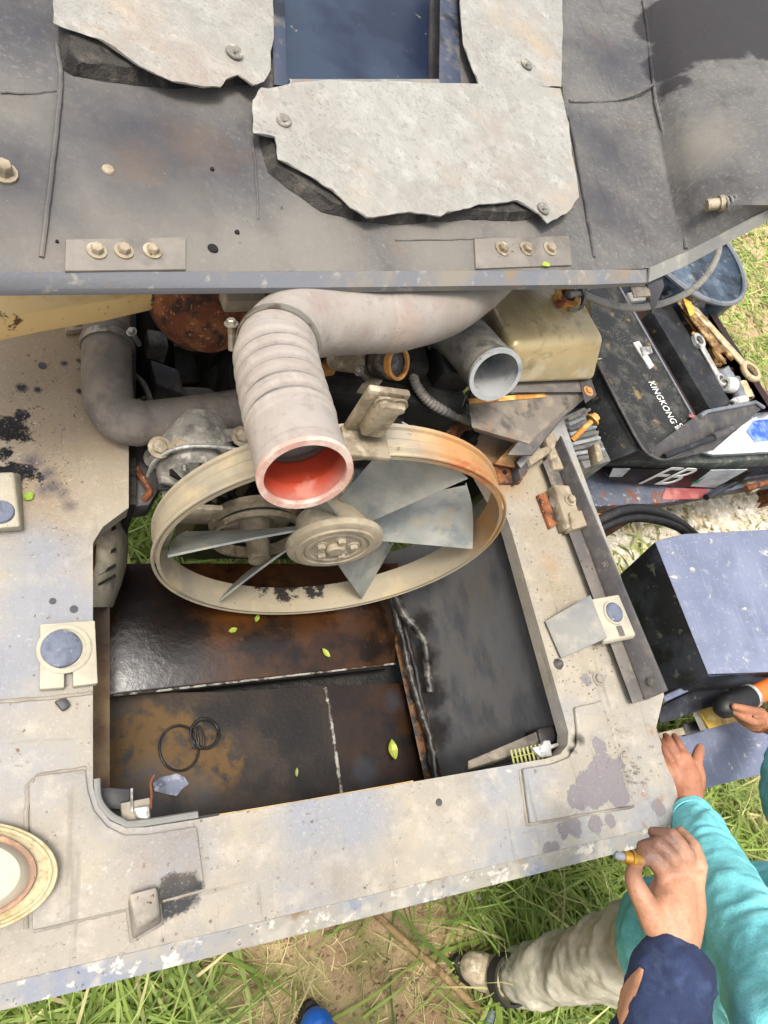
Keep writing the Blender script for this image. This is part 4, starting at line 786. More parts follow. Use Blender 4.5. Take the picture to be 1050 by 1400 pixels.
part('screw_hole', lathe([(0, .002), (.006, .002), (.006, 0), (0, 0)], P(690, 646, .0125), UP, 12), M['void'], ty)
part('back_plate', slab([(645, 575), (720, 600), (690, 636), (650, 600)], -.002, .01), M['ochre'], ty)
part('clip', slab([(720, 620), (752, 608), (756, 616), (727, 636)], .05, .03, .003), M['tanmetal'], ty)
part('side_strip', loft2(PS([(706, 632), (757, 576), (762, 582), (712, 640)], .06), PS([(706, 632), (757, 576), (762, 582), (712, 640)], .05), .001), M['grybr'], ty)
strand('overflow_tube', [(776, 403, .272), (795, 402, .27), (815, 410, .262), (840, 418, .255), (870, 421, .25), (905, 415, .25), (940, 400, .26), (965, 378, .27), (980, 352, .28), (984, 330, .29)], .0085, M['clear'], 'grey overflow tube looping from the brass tank to under the bonnet', 'tube')
part('small_stem', bolt(P(640, 602, .02), UP, .012, .03), M['engine'], eng)
# ------------------------------------------------------------------ bonnet, flipped open, inside facing up
hood = thing('engine_bonnet', 'sooty grey bonnet flipped open with its inside facing up and torn silver insulation', 'bonnet', P(450, 372, .44))
wing = [(-40, [(770, 0), (800, .003), (850, .02), (880, .045), (895, .065), (930, .10), (1000, .155), (1100, .21)]),
        (60, [(768, 0), (800, .003), (852, .02), (882, .042), (898, .06), (935, .10), (1010, .16), (1110, .215)]),
        (130, [(770, 0), (802, .002), (855, .016), (888, .036), (904, .055), (940, .10), (1020, .165), (1115, .22)]),
        (190, [(778, 0), (810, .002), (862, .014), (896, .032), (911, .05), (950, .10), (1030, .17), (1120, .22)]),
        (280, [(792, 0), (826, .002), (880, .012), (914, .026), (928, .042), (965, .09), (1040, .165), (1125, .22)]),
        (372, [(812, 0), (845, .001), (886, .004), (920, .016), (940, .03), (968, .065), (1030, .14), (1090, .20)])]
rows = [(y, [(x, 0) for x in (-300, -60, 65, 386, 604)] + w_) for y, w_ in wing]
yb_ = {2: [112] * 5 + [122, 128] + [130] * 6, 5: [372, 372, 372, 371, 370, 369, 368, 366, 352, 343, 328, 296, 262]}
C = []
for j, (py, r) in enumerate(rows):
    C.append([H(px, (yb_[j][i] if j in yb_ else py), h) for i, (px, h) in enumerate(r)])
def hole(i, j): return i == 4 and j == 0
bm = NB(); cols = []
# resample finely along rows with smooth curves
fine = []
for r in C: fine.append([r[i].lerp(r[i + 1], k / 4) for i in range(5) for k in range(4)] + smooth_path(r[5:], 4))
F = []
for k in range(len(fine[0])): F.append([fine[j][k].lerp(fine[j + 1][k], q / 4) for j in range(len(fine) - 1) for q in range(4)] + [fine[-1][k]])
VV = [[bm.verts.new(p + HN * (.0012 * mnoise.noise(p * 7))) for p in c] for c in F]
xa, xb = 4 * 4 + 1, 5 * 4        # window between the two upper pads
for i in range(len(VV) - 1):
    for j in range(len(VV[0]) - 1):
        if 12 <= i < 16 and j < 8: continue
        bm.faces.new((VV[i][j], VV[i + 1][j], VV[i + 1][j + 1], VV[i][j + 1]))
bmesh.ops.recalc_face_normals(bm, faces=bm.faces); thick(bm, .004)
HM = M['hood']
part('bonnet_skin', bm, HM, hood, smooth=50)
def HS(pts, h=0.): return [H(x, y, h) for x, y in pts]
def hplate(name, pts, h, th, m, par=hood, bev=.0008): 
    a = HS(pts, h); return part(name, prism(a, HN * -th, bev), M[m], par)
lipt = [(-300, 373), (0, 372), (440, 371), (812, 369), (886, 366)]
a = HS(lipt, .001); b = [H(x, y + d, -.012) for (x, y), d in zip(lipt, (22, 23, 22, 20, 20))]; c = [p - HN * .012 for p in b]
bm = NB(); rr = [[bm.verts.new(p) for p in q] for q in (a, b, c)]
for r0, r1 in zip(rr, rr[1:]):
    for i in range(4): bm.faces.new((r0[i], r0[i + 1], r1[i + 1], r1[i]))
bmesh.ops.recalc_face_normals(bm, faces=bm.faces); thick(bm, .005); part('bonnet_flange', bm, M['hoodlip'], hood)
# end cap of the wing's lower edge
a = [H(886, 366, .004), H(940, 343, .03), H(1030, 296, .14), H(1090, 262, .20)]; b = [H(884, 386, -.012), H(938, 362, .016), H(1030, 312, .127), H(1092, 277, .187)]
bm = NB(); r0 = [bm.verts.new(p) for p in a]; r1 = [bm.verts.new(p) for p in b]
for i in range(3): bm.faces.new((r0[i], r0[i + 1], r1[i + 1], r1[i]))
bmesh.ops.recalc_face_normals(bm, faces=bm.faces); thick(bm, .005); part('wing_flange', bm, M['grybr'], hood)
def hbead(name, pts, r, m, wob=.0012):
    pa = smooth_path([H(*p) for p in pts], 10); pa = [p + V(mnoise.noise_vector(p * 90)) * wob for p in pa]; return part(name, sweep(pa, r, 8), M[m], hood)
hbead('rib', [(77, 60, .004), (83, 105, .004), (80, 150, .004), (70, 240, .004), (57, 352, .001)], .003, 'hood', .0006)
hbead('rib', [(345, 190, .001), (350, 240, .001), (353, 300, .0)], .002, 'hood')
hbead('rib', [(778, 160, .004), (795, 250, .004), (812, 352, .001)], .003, 'raild')
hbead('weld_bead', [(778, 138, .002), (820, 139, .005), (850, 135, .017), (880, 124, .038), (893, 116, .047)], .003, 'hood', .0012)
hbead('weld_bead', [(880, 0, .045), (889, 80, .045), (897, 140, .045), (912, 200, .045), (930, 285, .035), (938, 340, .03)], .004, 'hood', .002)
hbead('weld_bead', [(0, 126, .001), (40, 127, .001), (76, 124, .0)], .002, 'hood')
hbead('weld_bead', [(540, 328, .001), (640, 326, .001), (780, 322, .0)], .0015, 'hood')
def hbolt(px, py, r, par, h0_=.004, m='tanmetal'): part('bolt', bolt(H(px, py, h0_), HN, r, .010), M[m], par)
k = hplate('hinge_plate', [(90, 327), (254, 324), (254, 368), (89, 370)], .0045, .0045, 'hplate')
for px in (132, 169, 208): hbolt(px, 344, .0065, k, .0045)
k = hplate('hinge_plate', [(649, 326), (778, 322), (782, 362), (651, 367)], .0045, .0045, 'hplate')
for px in (686, 719, 751): hbolt(px, 341, .008, k, .0045)
for px, py, r, m in ((291, 340, .007, 'void'), (324, 318, .0035, 'void'), (290, 232, .003, 'void'), (78, 331, .002, 'void'), (148, 232, .0075, 'tanmetal'), (100, 333, .003, 'tanmetal'), (765, 32, .004, 'washer'), (850, 18, .004, 'washer')):
    part('rivet', lathe([(0, .0025), (r * .8, .0025), (r, .0004), (0, .0004)], H(px, py), HN, 16), M[m], hood)
part('side_nut', bolt(H(4, 238, .0), HN, .009, .016), M['tanmetal'], hood)
# hanging tab at the right end of the flange
a = [H(884, 384, -.015), H(906, 378, -.01), H(908, 392, -.015), H(892, 430, -.06)]
tb_ = part('hanging_tab', prism(a, V((.004, .002, -.004)), .0008), M['raild'], hood)
hplate('tab_flange', [(862, 388), (886, 387), (890, 404), (868, 406)], -.025, .004, 'tray', tb_)
# window: navy panel behind with a steel frame
hole_px = [(386, -40), (604, -40), (596, 110), (394, 110)]
a = HS([(350, -60), (660, -60), (650, 150), (350, 150)], -.06); part('navy_panel', prism(a, HN * -.004), M['navy'], hood, smooth=0)
def fr(pts, m='navyf'): part('window_frame', loft2(HS(pts, .006), HS(pts, -.062), .001), M[m], hood)
fr([(370, -50), (388, -50), (392, 104), (398, 111), (394, 118), (374, 116)]); fr([(394, 108), (600, 108), (604, 118), (390, 119)], 'hoodlip'); fr([(602, -50), (626, -50), (630, 118), (600, 118)])
a = HS([(590, -50), (606, -50), (604, 110), (588, 110)], -.05); part('window_stop', prism(a, HN * -.008), M['raild'], hood, smooth=0)
# insulation pads
def pad(outline, core, h, label):
    n = HN; q = HS(outline, .0015); root_p = hood
    f = part('insulation_pad', patch(HS(outline, h), n, .0025, .003, sub=7, relief=.0035, fr=30), M['foil'], hood, label=label, smooth=70)
    part('foam_core', loft_rag(HS(core, .001), n, h - .008), M['foam'], f, smooth=30); return f
def loft_rag(pts, n, h):
    bm = NB(); q = []
    for a, b in zip(pts, pts[1:] + pts[:1]):
        for k in range(8): q.append(a.lerp(b, k / 8))
    c = sum(q, V((0, 0, 0))) / len(q); L0 = []
    for t in (0, .35, .7, 1):
        L0.append([bm.verts.new(p + n * h * t + V(mnoise.noise_vector(p * 40 + V((t * 5, 0, 0)))) * .0025 + (c - p).normalized() * .012 * t) for p in q])
    m = len(q)
    for r0, r1 in zip(L0, L0[1:]):
        for i in range(m): bm.faces.new((r0[i], r0[(i + 1) % m], r1[(i + 1) % m], r1[i]))
    bm.faces.new(L0[-1]); bm.faces.new(L0[0][::-1]); return bm
def button(par, px, py, h, r=.0125):
    b = part('pin_washer', lathe([(0, .003), (r * .35, .003), (r * .5, .001), (r * .9, .001), (r, -.0005), (r, -.003), (0, -.003)], H(px, py, h), HN, 24), M['washer'], par)
    part('pin', sweep([H(px, py, h), H(px, py, h + .006)], .0018, 6), M['washer'], b)
p1 = pad([(74, -60), (374, -60), (374, 20), (368, 96), (360, 112), (345, 118), (325, 104), (310, 110), (300, 120), (275, 120), (235, 112), (190, 92), (130, 52), (74, 34)],
         [(80, -60), (374, -60), (370, 100), (350, 116), (240, 122), (150, 112), (100, 104), (80, 92)], .026, 'upper left silver pad torn along its lower edge')
button(p1, 321, 69, .033)
p2 = pad([(624, -60), (768, -60), (768, 60), (766, 119), (720, 121), (690, 118), (656, 120), (645, 95), (632, 60)], [(628, -60), (766, -60), (764, 120), (655, 122), (636, 80)], .022, 'upper right silver pad with creases')
button(p2, 721, 87, .029)
p3 = pad([(356, 122), (420, 112), (600, 114), (765, 122), (775, 170), (790, 270), (775, 292), (748, 306), (735, 292), (705, 276), (660, 280), (622, 288), (600, 296), (560, 292), (500, 298), (478, 284), (456, 262), (420, 240), (380, 218), (376, 190), (346, 184), (345, 140)],
         [(356, 126), (765, 126), (788, 275), (770, 296), (700, 302), (640, 300), (540, 308), (500, 304), (440, 290), (400, 262), (366, 236), (354, 196)], .024, 'large lower silver pad with a torn left edge')
button(p3, 389, 163, .031, .011); button(p3, 744, 284, .031, .012)
# spring pin on the wing
def HW(px, py): return H(px, py, .15)
a_, b_ = H(966, 281, .10), H(1034, 271, .15); d = (b_ - a_).normalized(); L_ = (b_ - a_).length
sp_ = part('spring_latch', sweep([a_, a_ + d * L_ * .25, a_ + d * L_ * .3, b_], [.011, .011, .004, .004], 14), M['tanmetal'], hood)
u = d.orthogonal().normalized(); v = d.cross(u)
pa = [a_ + d * (L_ * (.28 + .55 * t / 60)) + (u * math.cos(t * .65) + v * math.sin(t * .65)) * .011 for t in range(61)]
part('coil_spring', sweep(pa, .0022, 6), M['grybr'], sp_)
part('spring_collar', lathe([(0, 0), (.015, 0), (.015, .008), (0, .008)], a_ + d * L_ * .24, d, 20), M['tanmetal'], sp_)
part('latch_bracket', box(a_ + d * L_ * .95 - v * .005, (d, u, v), (.006, .04, .03), .001), M['grybr'], sp_)
c = H(746, 362, .005); bm = patch([c + he * x + hv * y for x, y in ((-.010, -.002), (-.006, .004), (.001, .006), (.009, .003), (.010, -.002), (.002, -.004))], HN, .0012, .0008)
solo('fallen_leaf', bm, M['leaf2'], 'bright green leaf lying on the bonnet edge below the right row of bolts', 'leaf', 'fallen leaves')
# ------------------------------------------------------------------ right side: track frame, battery, toolbox, locker, drum
fr_ = thing('track_frame', 'rusted blue grey steel side frame under the battery and toolbox', 'steel frame', P(900, 690, GZ))
part('frame_top', slab([(770, 560), (1190, 520), (1200, 640), (1010, 668), (905, 688), (810, 692)], -.50, .06, .004), M['frameblue'], fr_)
part('frame_leg', slab([(830, 645), (905, 655), (905, 688), (830, 690)], -.55, .46, .004), M['rust'], fr_)
part('frame_leg', slab([(1130, 600), (1180, 590), (1190, 630), (1140, 640)], -.55, .46, .004), M['rust'], fr_)
part('red_stripe', slab([(910, 667), (965, 668), (972, 674), (960, 682), (905, 683)], -.496, .008, .001), M['redpaint'], fr_)
part('rust_bar', loft2(PS([(800, 692), (862, 680), (905, 682), (870, 700), (802, 716)], -.57), PS([(800, 692), (862, 680), (905, 682), (870, 700), (802, 716)], -.60), .003), M['ochre'], fr_)
k = part('end_hook', slab([(1018, 652), (1032, 648), (1040, 668), (1030, 674)], -.48, .03, .003), M['tanmetal'], fr_)
part('hook_pin', sweep([P(1020, 668, -.47), P(1046, 660, -.46)], .012, 10), M['rust'], k)
# battery with printed front
BZ1 = -.36
bt_ = thing('battery', 'black topped battery with white FB lettering and a green and white stripe on its front', 'battery', P(900, 665, -.49))
tp = [(796, 628), (1100, 606), (1110, 634), (975, 642), (850, 638), (800, 636)]
part('battery_body', loft2(PS(tp, BZ1), PS(tp, -.49), .002), M['boxblk'], bt_)
part('battery_lid', loft2(PS([(796, 612), (1100, 590), (1108, 622), (975, 633), (850, 630), (796, 632)], BZ1 + .045), PS([(794, 612), (1100, 590), (1112, 634), (976, 641), (850, 637), (796, 638)], BZ1 + .001), .004), M['battop'], bt_)
a0, a1 = P(850, 638.5, BZ1), P(1020, 638.5, BZ1); fx = (a1 - a0); fl = fx.length; fx.normalize(); fn = fx.cross(UP); fn = fn if fn.y < 0 else -fn
# front face follows the plane through the two top front points
fo = P(850, 638, BZ1); fx = (P(975, 642, BZ1) - fo).normalized(); fn = V((fx.y, -fx.x, 0)).normalized()
def FP(px, py, d=.0): return PL(px, py, fo + fn * (.004 + d), fn)
def fq(name, pts, m, d=.0, par=None):
    a = [FP(x, y, d) for x, y in pts]; return part(name, prism(a, -fn * .002), M[m], par or bt_, smooth=0)
lab = fq('label', [(838, 640), (1030, 645), (1000, 668), (950, 668), (832, 656)], 'labelblk', 0)
fq('label_stripe', [(838, 641), (862, 641), (850, 652), (833, 652)], 'white', .0015, lab)
fq('label_stripe', [(972, 643), (1022, 642), (978, 667), (944, 665)], 'white', .0015, lab)
fq('label_stripe', [(958, 655), (965, 652), (953, 661), (945, 662)], 'green', .002, lab)
c = FP(914, 650, .001); xd = (FP(940, 650.5) - FP(890, 648.5)).normalized(); yd = (FP(917, 643) - FP(909, 657)).normalized()
me = textmesh('FB', 1, .02, .35); xs = [v.co.x for v in me.vertices]; ys = [v.co.y for v in me.vertices]
Wd = (FP(940, 650) - FP(888, 650)).length; Hd = (FP(914, 643) - FP(914, 658)).length * 1.05
sx, sy = Wd / (max(xs) - min(xs)), Hd / (max(ys) - min(ys)); mx, my = (max(xs) + min(xs)) / 2, (max(ys) + min(ys)) / 2
zz = xd.cross(yd).normalized(); yv = zz.cross(xd)
for v in me.vertices: v.co = c + xd * (v.co.x - mx) * sx + yv * (v.co.y - my) * sy + fn * (.003 + v.co.z * .05)
link('lettering', me, M['print'], lab, smooth=0)
part('battery_strap', sweep([P(965, 680, -.45), P(1012, 655, -.45), P(1080, 645, -.45)], .012, 8), M['blksteel'], bt_)
# pale blue and white jerrican beside the toolbox
jc = thing('oil_can', 'white and blue plastic can lying behind the open toolbox end', 'can', P(1010, 600, -.32))
part('can_body', loft2(PS([(955, 618), (1042, 563), (1130, 560), (1140, 610), (1050, 618), (975, 622)], -.27), PS([(955, 620), (1042, 565), (1130, 562), (1140, 614), (1050, 621), (975, 625)], -.315), .006), M['white'], jc)
part('blue_panel', loft2(PS([(1030, 575), (1060, 572), (1070, 600), (1032, 605), (1020, 590)], -.268), PS([(1030, 575), (1060, 572), (1070, 600), (1032, 605), (1020, 590)], -.272), .001), M['blue'], jc)
# toolbox
TZ = -.22
tbx = thing('toolbox', 'black steel toolbox standing open on the battery, white lettering on its dusty lid', 'toolbox', P(890, 560, -.31))
part('box_side', loft2(PS([(805, 400), (818, 498), (878, 613), (894, 622), (850, 470), (842, 391)], TZ), PS([(795, 430), (800, 556), (828, 634), (880, 628), (850, 500), (835, 400)], TZ - .09), .004), M['boxblk'], tbx)
lidp = PS([(806, 396), (844, 389), (947, 567), (893, 622), (878, 611), (815, 492)], TZ + .012); ld = part('lid_tray', prism(lidp, V((0, 0, -.008)), .002), M['boxlid'], tbx)
part('rim_wire', sweep(smooth_path([P(x, y, TZ + .014) for x, y in ((815, 493), (845, 552), (876, 609), (893, 624), (912, 628), (940, 615))], 6), .0045, 8), M['raild'], tbx)
part('rim_wire', sweep([P(846, 391, TZ + .014), P(947, 568, TZ + .014)], .004, 8), M['boxend'], tbx)
# well, divider, outer wall
part('box_floor', slab([(846, 391), (908, 370), (1060, 560), (1000, 570), (950, 570)], TZ - .085, .006), M['boxin'], tbx, smooth=0)
part('box_wall', loft2(PS([(846, 391), (849, 390), (951, 566), (948, 569)], TZ + .008), PS([(846, 391), (849, 390), (951, 566), (948, 569)], TZ - .085)), M['boxin'], tbx, smooth=0)
a = [P(891, 424, TZ + .012), P(915, 412, TZ + .012), P(1000, 551, TZ + .012), P(972, 561, TZ + .012)]
part('divider', prism(a, V((0, 0, -.09)), .002), M['boxblk'], tbx)
a = PS([(936, 386), (955, 388), (1056, 548), (1044, 556), (1035, 540)], TZ + .012)
part('box_wall', loft2(PS([(947, 392), (954, 390), (1062, 560), (1054, 562)], TZ + .02), PS([(947, 392), (954, 390), (1062, 560), (1054, 562)], TZ - .085), .001), M['boxin'], tbx)
part('tray_floor', slab([(905, 400), (950, 390), (1060, 562), (990, 560)], TZ - .045, .006), M['boxin'], tbx, smooth=0)
ep = part('end_panel', loft2([P(962, 566, TZ + .04), P(1034, 551, TZ + .04), P(1044, 557, TZ + .03), P(975, 616, TZ - .02), P(907, 632, TZ - .005), P(890, 619, TZ + .012)],
                             [p + V((.006, .016, -.002)) for p in [P(962, 566, TZ + .04), P(1034, 551, TZ + .04), P(1044, 557, TZ + .03), P(975, 616, TZ - .02), P(907, 632, TZ - .005), P(890, 619, TZ + .012)]], .002), M['raild'], tbx)
part('panel_edge', sweep([P(958, 569, TZ + .045), P(966, 563, TZ + .046), P(1033, 550, TZ + .046), P(1044, 557, TZ + .036)], .007, 8), M['boxend'], ep)
part('handle_tube', sweep([P(908, 624, TZ + .02), P(976, 598, TZ + .03)], .009, 12), M['blksteel'], ep)
part('handle_grip', sweep([P(974, 598, TZ + .03), P(1003, 585, TZ + .034)], .014, 14), M['raild'], ep)
part('red_tab', slab([(942, 566), (952, 568), (950, 572), (943, 570)], TZ + .03, .004, .001), M['redpaint'], tbx)
hs_ = part('hasp', prism(PS([(866, 468), (874, 466), (895, 500), (889, 504)], TZ + .018), V((0, 0, -.006)), .001), M['whitesteel'], ld)
part('hasp_boss', prism(PS([(876, 474), (890, 473), (893, 482), (880, 486)], TZ + .024), V((0, 0, -.010)), .002), M['chrome'], hs_)
# lettering on the lid
o = P(915, 556, TZ + .0135); xd = (P(932, 590, TZ) - P(894, 522, TZ)).normalized(); yd = (P(922, 552, TZ) - P(908, 560, TZ)).normalized()
def lettering(s, c, Lg, Hh, sp=1.0, par=ld):
    me = textmesh(s, 1, .01, 0, space=sp); xs = [v.co.x for v in me.vertices]; ys = [v.co.y for v in me.vertices]
    mx, my = (max(xs) + min(xs)) / 2, (max(ys) + min(ys)) / 2; sx, sy = Lg / (max(xs) - min(xs)), Hh / (max(ys) - min(ys))
    z = xd.cross(yd).normalized(); y2 = z.cross(xd)
    for v in me.vertices: v.co = c + xd * (v.co.x - mx) * sx + y2 * (v.co.y - my) * sy + UP * (.0004 + v.co.z * .02)
    link('lettering', me, M['print'], par, smooth=0)
lettering('KINGKONG', P(906, 550, TZ + .0135), (P(922, 580, TZ) - P(890, 524, TZ)).length, .032, 1.05)
x0 = xd; xd, yd = yd, -x0; lettering('PRO', P(930, 585, TZ + .0135), .048, .026)
# tools on the right tray, each a thing
def wrench(name, p0, p1, r0, r1, wd, m, label, z=.0, open0=True):
    a, b = P(*p0), P(*p1); d = (b - a).normalized(); s = d.cross(UP).normalized(); n = s.cross(d)
    bm = box((a + b) / 2, (d, s, n), ((b - a).length - r0 - r1 + .02, wd, .009), .003)
    if open0:   # open jaw: a C plate
        pts = [a + (d * math.cos(t) + s * math.sin(t)) * r0 for t in np.linspace(-2.5, 2.5, 18)] + [a - d * r0 * .55 + s * r0 * .45, a + d * .10 * r0 + s * .45 * r0, a + d * .1 * r0 - s * .45 * r0, a - d * r0 * .55 - s * r0 * .45]
        loft2([p + n * .006 for p in pts], [p - n * .006 for p in pts], .002, bm)
    else: lathe([(r0 * .62, .007), (r0, .007), (r0, -.007), (r0 * .62, -.007)], a, n, 24, bm, closed=True)
    lathe([(r1 * .62, .009), (r1 * .95, .009), (r1, .006), (r1, -.006), (r1 * .95, -.009), (r1 * .62, -.009)], b, n, 26, bm, closed=True)
    return solo(name, bm, m, label, 'wrench', 'wrenches in the toolbox tray')
wrench('wrench', (938, 410, TZ + .03), (1026, 508, TZ + .03), .040, .046, .040, M['tanwrench'], 'long tan combination wrench along the outer wall of the toolbox')
wrench('wrench', (988, 484, TZ + .035), (925, 405, TZ + .02), .046, .028, .050, M['rustwrench'], 'brown rusty open ended wrench lying in the middle of the toolbox tray')
wrench('wrench', (955, 466, TZ + .02), (985, 520, TZ + .0), .030, .026, .030, M['chrome'], 'short shiny ring wrench beside the black toolbox divider', open0=False)
for p, q, r, m, lb in (((986, 505, TZ + .005), (994, 520, TZ - .005), .030, 'boxend', 'dull grey large socket under the jaw of the brown wrench'), ((990, 525, TZ), (1001, 527, TZ + .0), .030, 'whitesteel', 'white short socket at the lower left of the tool tray'),
                       ((1012, 524, TZ + .005), (1022, 546, TZ + .0), .025, 'tanwrench', 'tan stained long socket nearest the outer wall of the toolbox'), ((1003, 518, TZ), (1012, 545, TZ - .01), .024, 'boxend', 'plain grey long socket between the white and the stained sockets'),
                       ((1005, 549, TZ + .015), (1018, 547, TZ + .015), .017, 'whitesteel', 'small pale socket lying across the end of the tool tray'), ((1000, 552, TZ + .01), (1006, 549, TZ + .01), .015, 'chrome', 'tiny chrome socket at the end panel of the toolbox')):
    a, b = P(*p), P(*q); d = (b - a).normalized(); Lg = (b - a).length
    solo('socket', lathe([(r * .7, Lg), (r, Lg), (r, Lg * .55), (r * .92, Lg * .5), (r * .92, 0), (r * .55, 0), (r * .55, Lg * .6), (r * .7, Lg * .62)], a, d, 22, closed=True), M[m], lb, 'socket', 'sockets in the toolbox tray')
wrench('flat_bar', (922, 404, TZ + .0), (978, 478, TZ + .0), .018, .018, .034, M['rust'], 'dark rusty flat bar lying against the black divider of the toolbox')['category'] = 'bar'
wrench('wrench', (930, 420, TZ - .01), (958, 462, TZ - .01), .024, .020, .022, M['ochre'], 'short orange rusted spanner half under the brown wrench in the toolbox')
for k in range(60):
    pass
bm = NB()
for k in range(46):
    t = random.random(); c_ = P(920 + 85 * t + random.uniform(-4, 22), 408 + 125 * t + random.uniform(-6, 8), TZ - .03 + random.random() * .03); q = NB(); bmesh.ops.create_cube(q, size=1)
    merge(bm, q, Matrix.Translation(c_) @ Matrix.Rotation(random.uniform(0, 6), 4, V((random.random(), random.random(), random.random() + .1))) @ Matrix.Diagonal((random.uniform(.012, .05), random.uniform(.008, .016), random.uniform(.006, .014), 1)))
part('loose_hardware', bm, M['rustwrench'], None, kind='stuff')
bm = sweep(smooth_path([P(912, 508, TZ - .06), P(922, 508, TZ - .05), P(930, 514, TZ - .05), P(928, 524, TZ - .06)], 6), .007, 8)
solo('grey_hook', bm, M['boxend'], 'grey curved hook lying in the dark red well of the toolbox', 'hook')
bm = slab([(930, 398), (942, 402), (950, 428), (944, 432)], TZ + .045, .004, .001); solo('amber_strip', bm, M['amber'], 'short amber plastic strip beside the jaw of the tan wrench', 'strip')
bm = slab([(868, 388), (930, 372), (938, 392), (905, 402), (882, 408)], TZ - .03, .02, .003); solo('rusty_tray', bm, M['rust'], 'rusty pinkish tray behind the toolbox under the bonnet edge', 'tray')
bm = slab([(858, 400), (878, 396), (884, 410), (864, 412)], TZ + .03, .02, .003); solo('grey_bracket', bm, M['grybr'], 'small grey bracket between the bonnet tab and the toolbox lid', 'bracket')
# slats between the tank tray and the battery
for i, (x, y) in enumerate(((800, 575), (806, 590), (812, 604))):
    pass
bw = thing('spring_pack', 'grey ridged metal block between the tank tray and the toolbox', 'block', P(795, 600, -.40))
part('block_core', slab([(765, 572), (800, 556), (836, 630), (800, 640)], -.22, .79, .004), M['grpipe'], bw)
for i in range(9):
    t = i / 8; a, b = P(772 + 26 * t * .3 + 4, 574 + 54 * t, -.21), P(806 + 22 * t, 560 + 62 * t, -.21)
    part('ridge', sweep([a, b], .0055, 6), M['greyin'] if i % 2 else M['grpipe'], bw)
k = solo('clamp_bolt', sweep([P(782, 602, -.1), P(808, 576, -.06)], .008, 10, bm=bolt(P(809, 575, -.06), P(809, 575, -.06) - P(782, 602, -.1), .012, .02)), M['ochre'], 'brassy long bolt sticking out beside the angle iron near the toolbox corner', 'bolt')
solo('wooden_wedge', slab([(812, 606), (819, 604), (826, 628), (818, 632)], -.1, .03, .002), M['tanmetal'], 'tan wedge jammed upright against the toolbox corner', 'wedge')
# hydraulic hoses
strand('hydraulic_hose', [(800, 722, -.30), (830, 706, -.28), (860, 696, -.27), (890, 698, -.28), (925, 712, -.32), (960, 740, -.40)], .015, M['rubber'], 'upper of two black hydraulic hoses arching to the steel locker', 'hose', 'black hydraulic hoses', 14)
strand('hydraulic_hose', [(800, 736, -.32), (830, 718, -.30), (862, 708, -.29), (895, 710, -.30), (930, 722, -.34), (955, 745, -.42)], .015, M['rubber'], 'lower of two black hydraulic hoses arching to the steel locker', 'hose', 'black hydraulic hoses', 14)
# black steel locker, sky reflection painted into the colour of its top
lk = thing('side_locker', 'sky sheen black steel locker with a black sloping end beside the deck', 'locker', P(960, 850, GZ))
tp = [(895, 740), (935, 730), (1050, 724), (1200, 716), (1215, 905), (1050, 919), (968, 922)]
part('locker_top', loft2(PS(tp, -.22), PS(tp, -.232), .003), M['slate'], lk)
e = [P(895, 741, -.223), P(968, 923, -.223), P(903, 958, -.40), P(847, 786, -.40)]
part('locker_end', prism(e, V((.012, 0, 0)), .002), M['blksteel'], lk)
part('locker_front', loft2([P(968, 923, -.224), P(1215, 906, -.224), P(1215, 908, -.224), P(970, 925, -.224)], [P(903, 958, -.40), P(1200, 925, -.40), P(1200, 928, -.40), P(905, 961, -.40)]), M['blksteel'], lk, smooth=0)
part('locker_body', loft2(PS([(905, 750), (1200, 722), (1210, 900), (968, 915)], -.235), PS([(860, 800), (1180, 760), (1190, 915), (905, 950)], GZ + .02)), M['blksteel'], lk, smooth=0)
part('front_rail', loft2(PS([(901, 966), (968, 934), (1090, 905), (1300, 880), (1300, 905), (1090, 940), (968, 968), (902, 990)], -.33), PS([(901, 966), (968, 934), (1090, 905), (1300, 880), (1300, 905), (1090, 940), (968, 968), (902, 990)], -.40), .006), M['blksteel'], lk)
part('rail_edge', sweep([P(905, 957, -.325), P(968, 928, -.325), P(1050, 908, -.325), P(1250, 884, -.325)], .009, 8), M['slate'], lk)
part('hinge_bolt', bolt(P(988, 922, -.30), UP, .012, .012), M['ochre'], lk)
stp = thing('step_plate', 'black flat steel step with painted sky sheen lying level beside the front corner of the deck', 'step', P(980, 1040, GZ))
sp4 = [(905, 1013), (1000, 985), (1200, 945), (1230, 1010), (1060, 1054), (955, 1080), (925, 1085)]
part('step_top', loft2(PS(sp4, -.42), PS(sp4, -.435), .003), M['slate'], stp)
part('step_skirt', loft2(PS([(906, 1016), (1200, 950), (1228, 1008), (1060, 1053), (925, 1083)], -.436), PS([(906, 1016), (1200, 950), (1228, 1008), (1060, 1053), (925, 1083)], GZ + .02)), M['blksteel'], stp, smooth=0)
sl = thing('steel_strap', 'small grey steel strap standing between the locker rail and the step', 'strap', P(950, 995, -.43))
part('strap_body', loft2(PS([(946, 973), (953, 971), (966, 996), (958, 1000)], -.36), PS([(946, 973), (953, 971), (966, 996), (958, 1000)], -.40), .002), M['grpipe'], sl)
part('strap_block', slab([(935, 990), (958, 984), (962, 1000), (938, 1006)], -.405, .02, .002), M['raild'], sl)
solo('amber_tray', slab([(955, 972), (980, 961), (1010, 975), (1018, 984), (970, 996), (963, 985)], -.412, .006, .001), M['amber'], 'shiny amber tray lying under the black pipe in the hand', 'tray')
solo('pale_plate', slab([(900, 1002), (934, 994), (938, 1004), (905, 1012)], -.405, .012, .002), M['tanmetal'], 'pale plate lying between the locker rail and the fingers on the deck edge', 'plate')
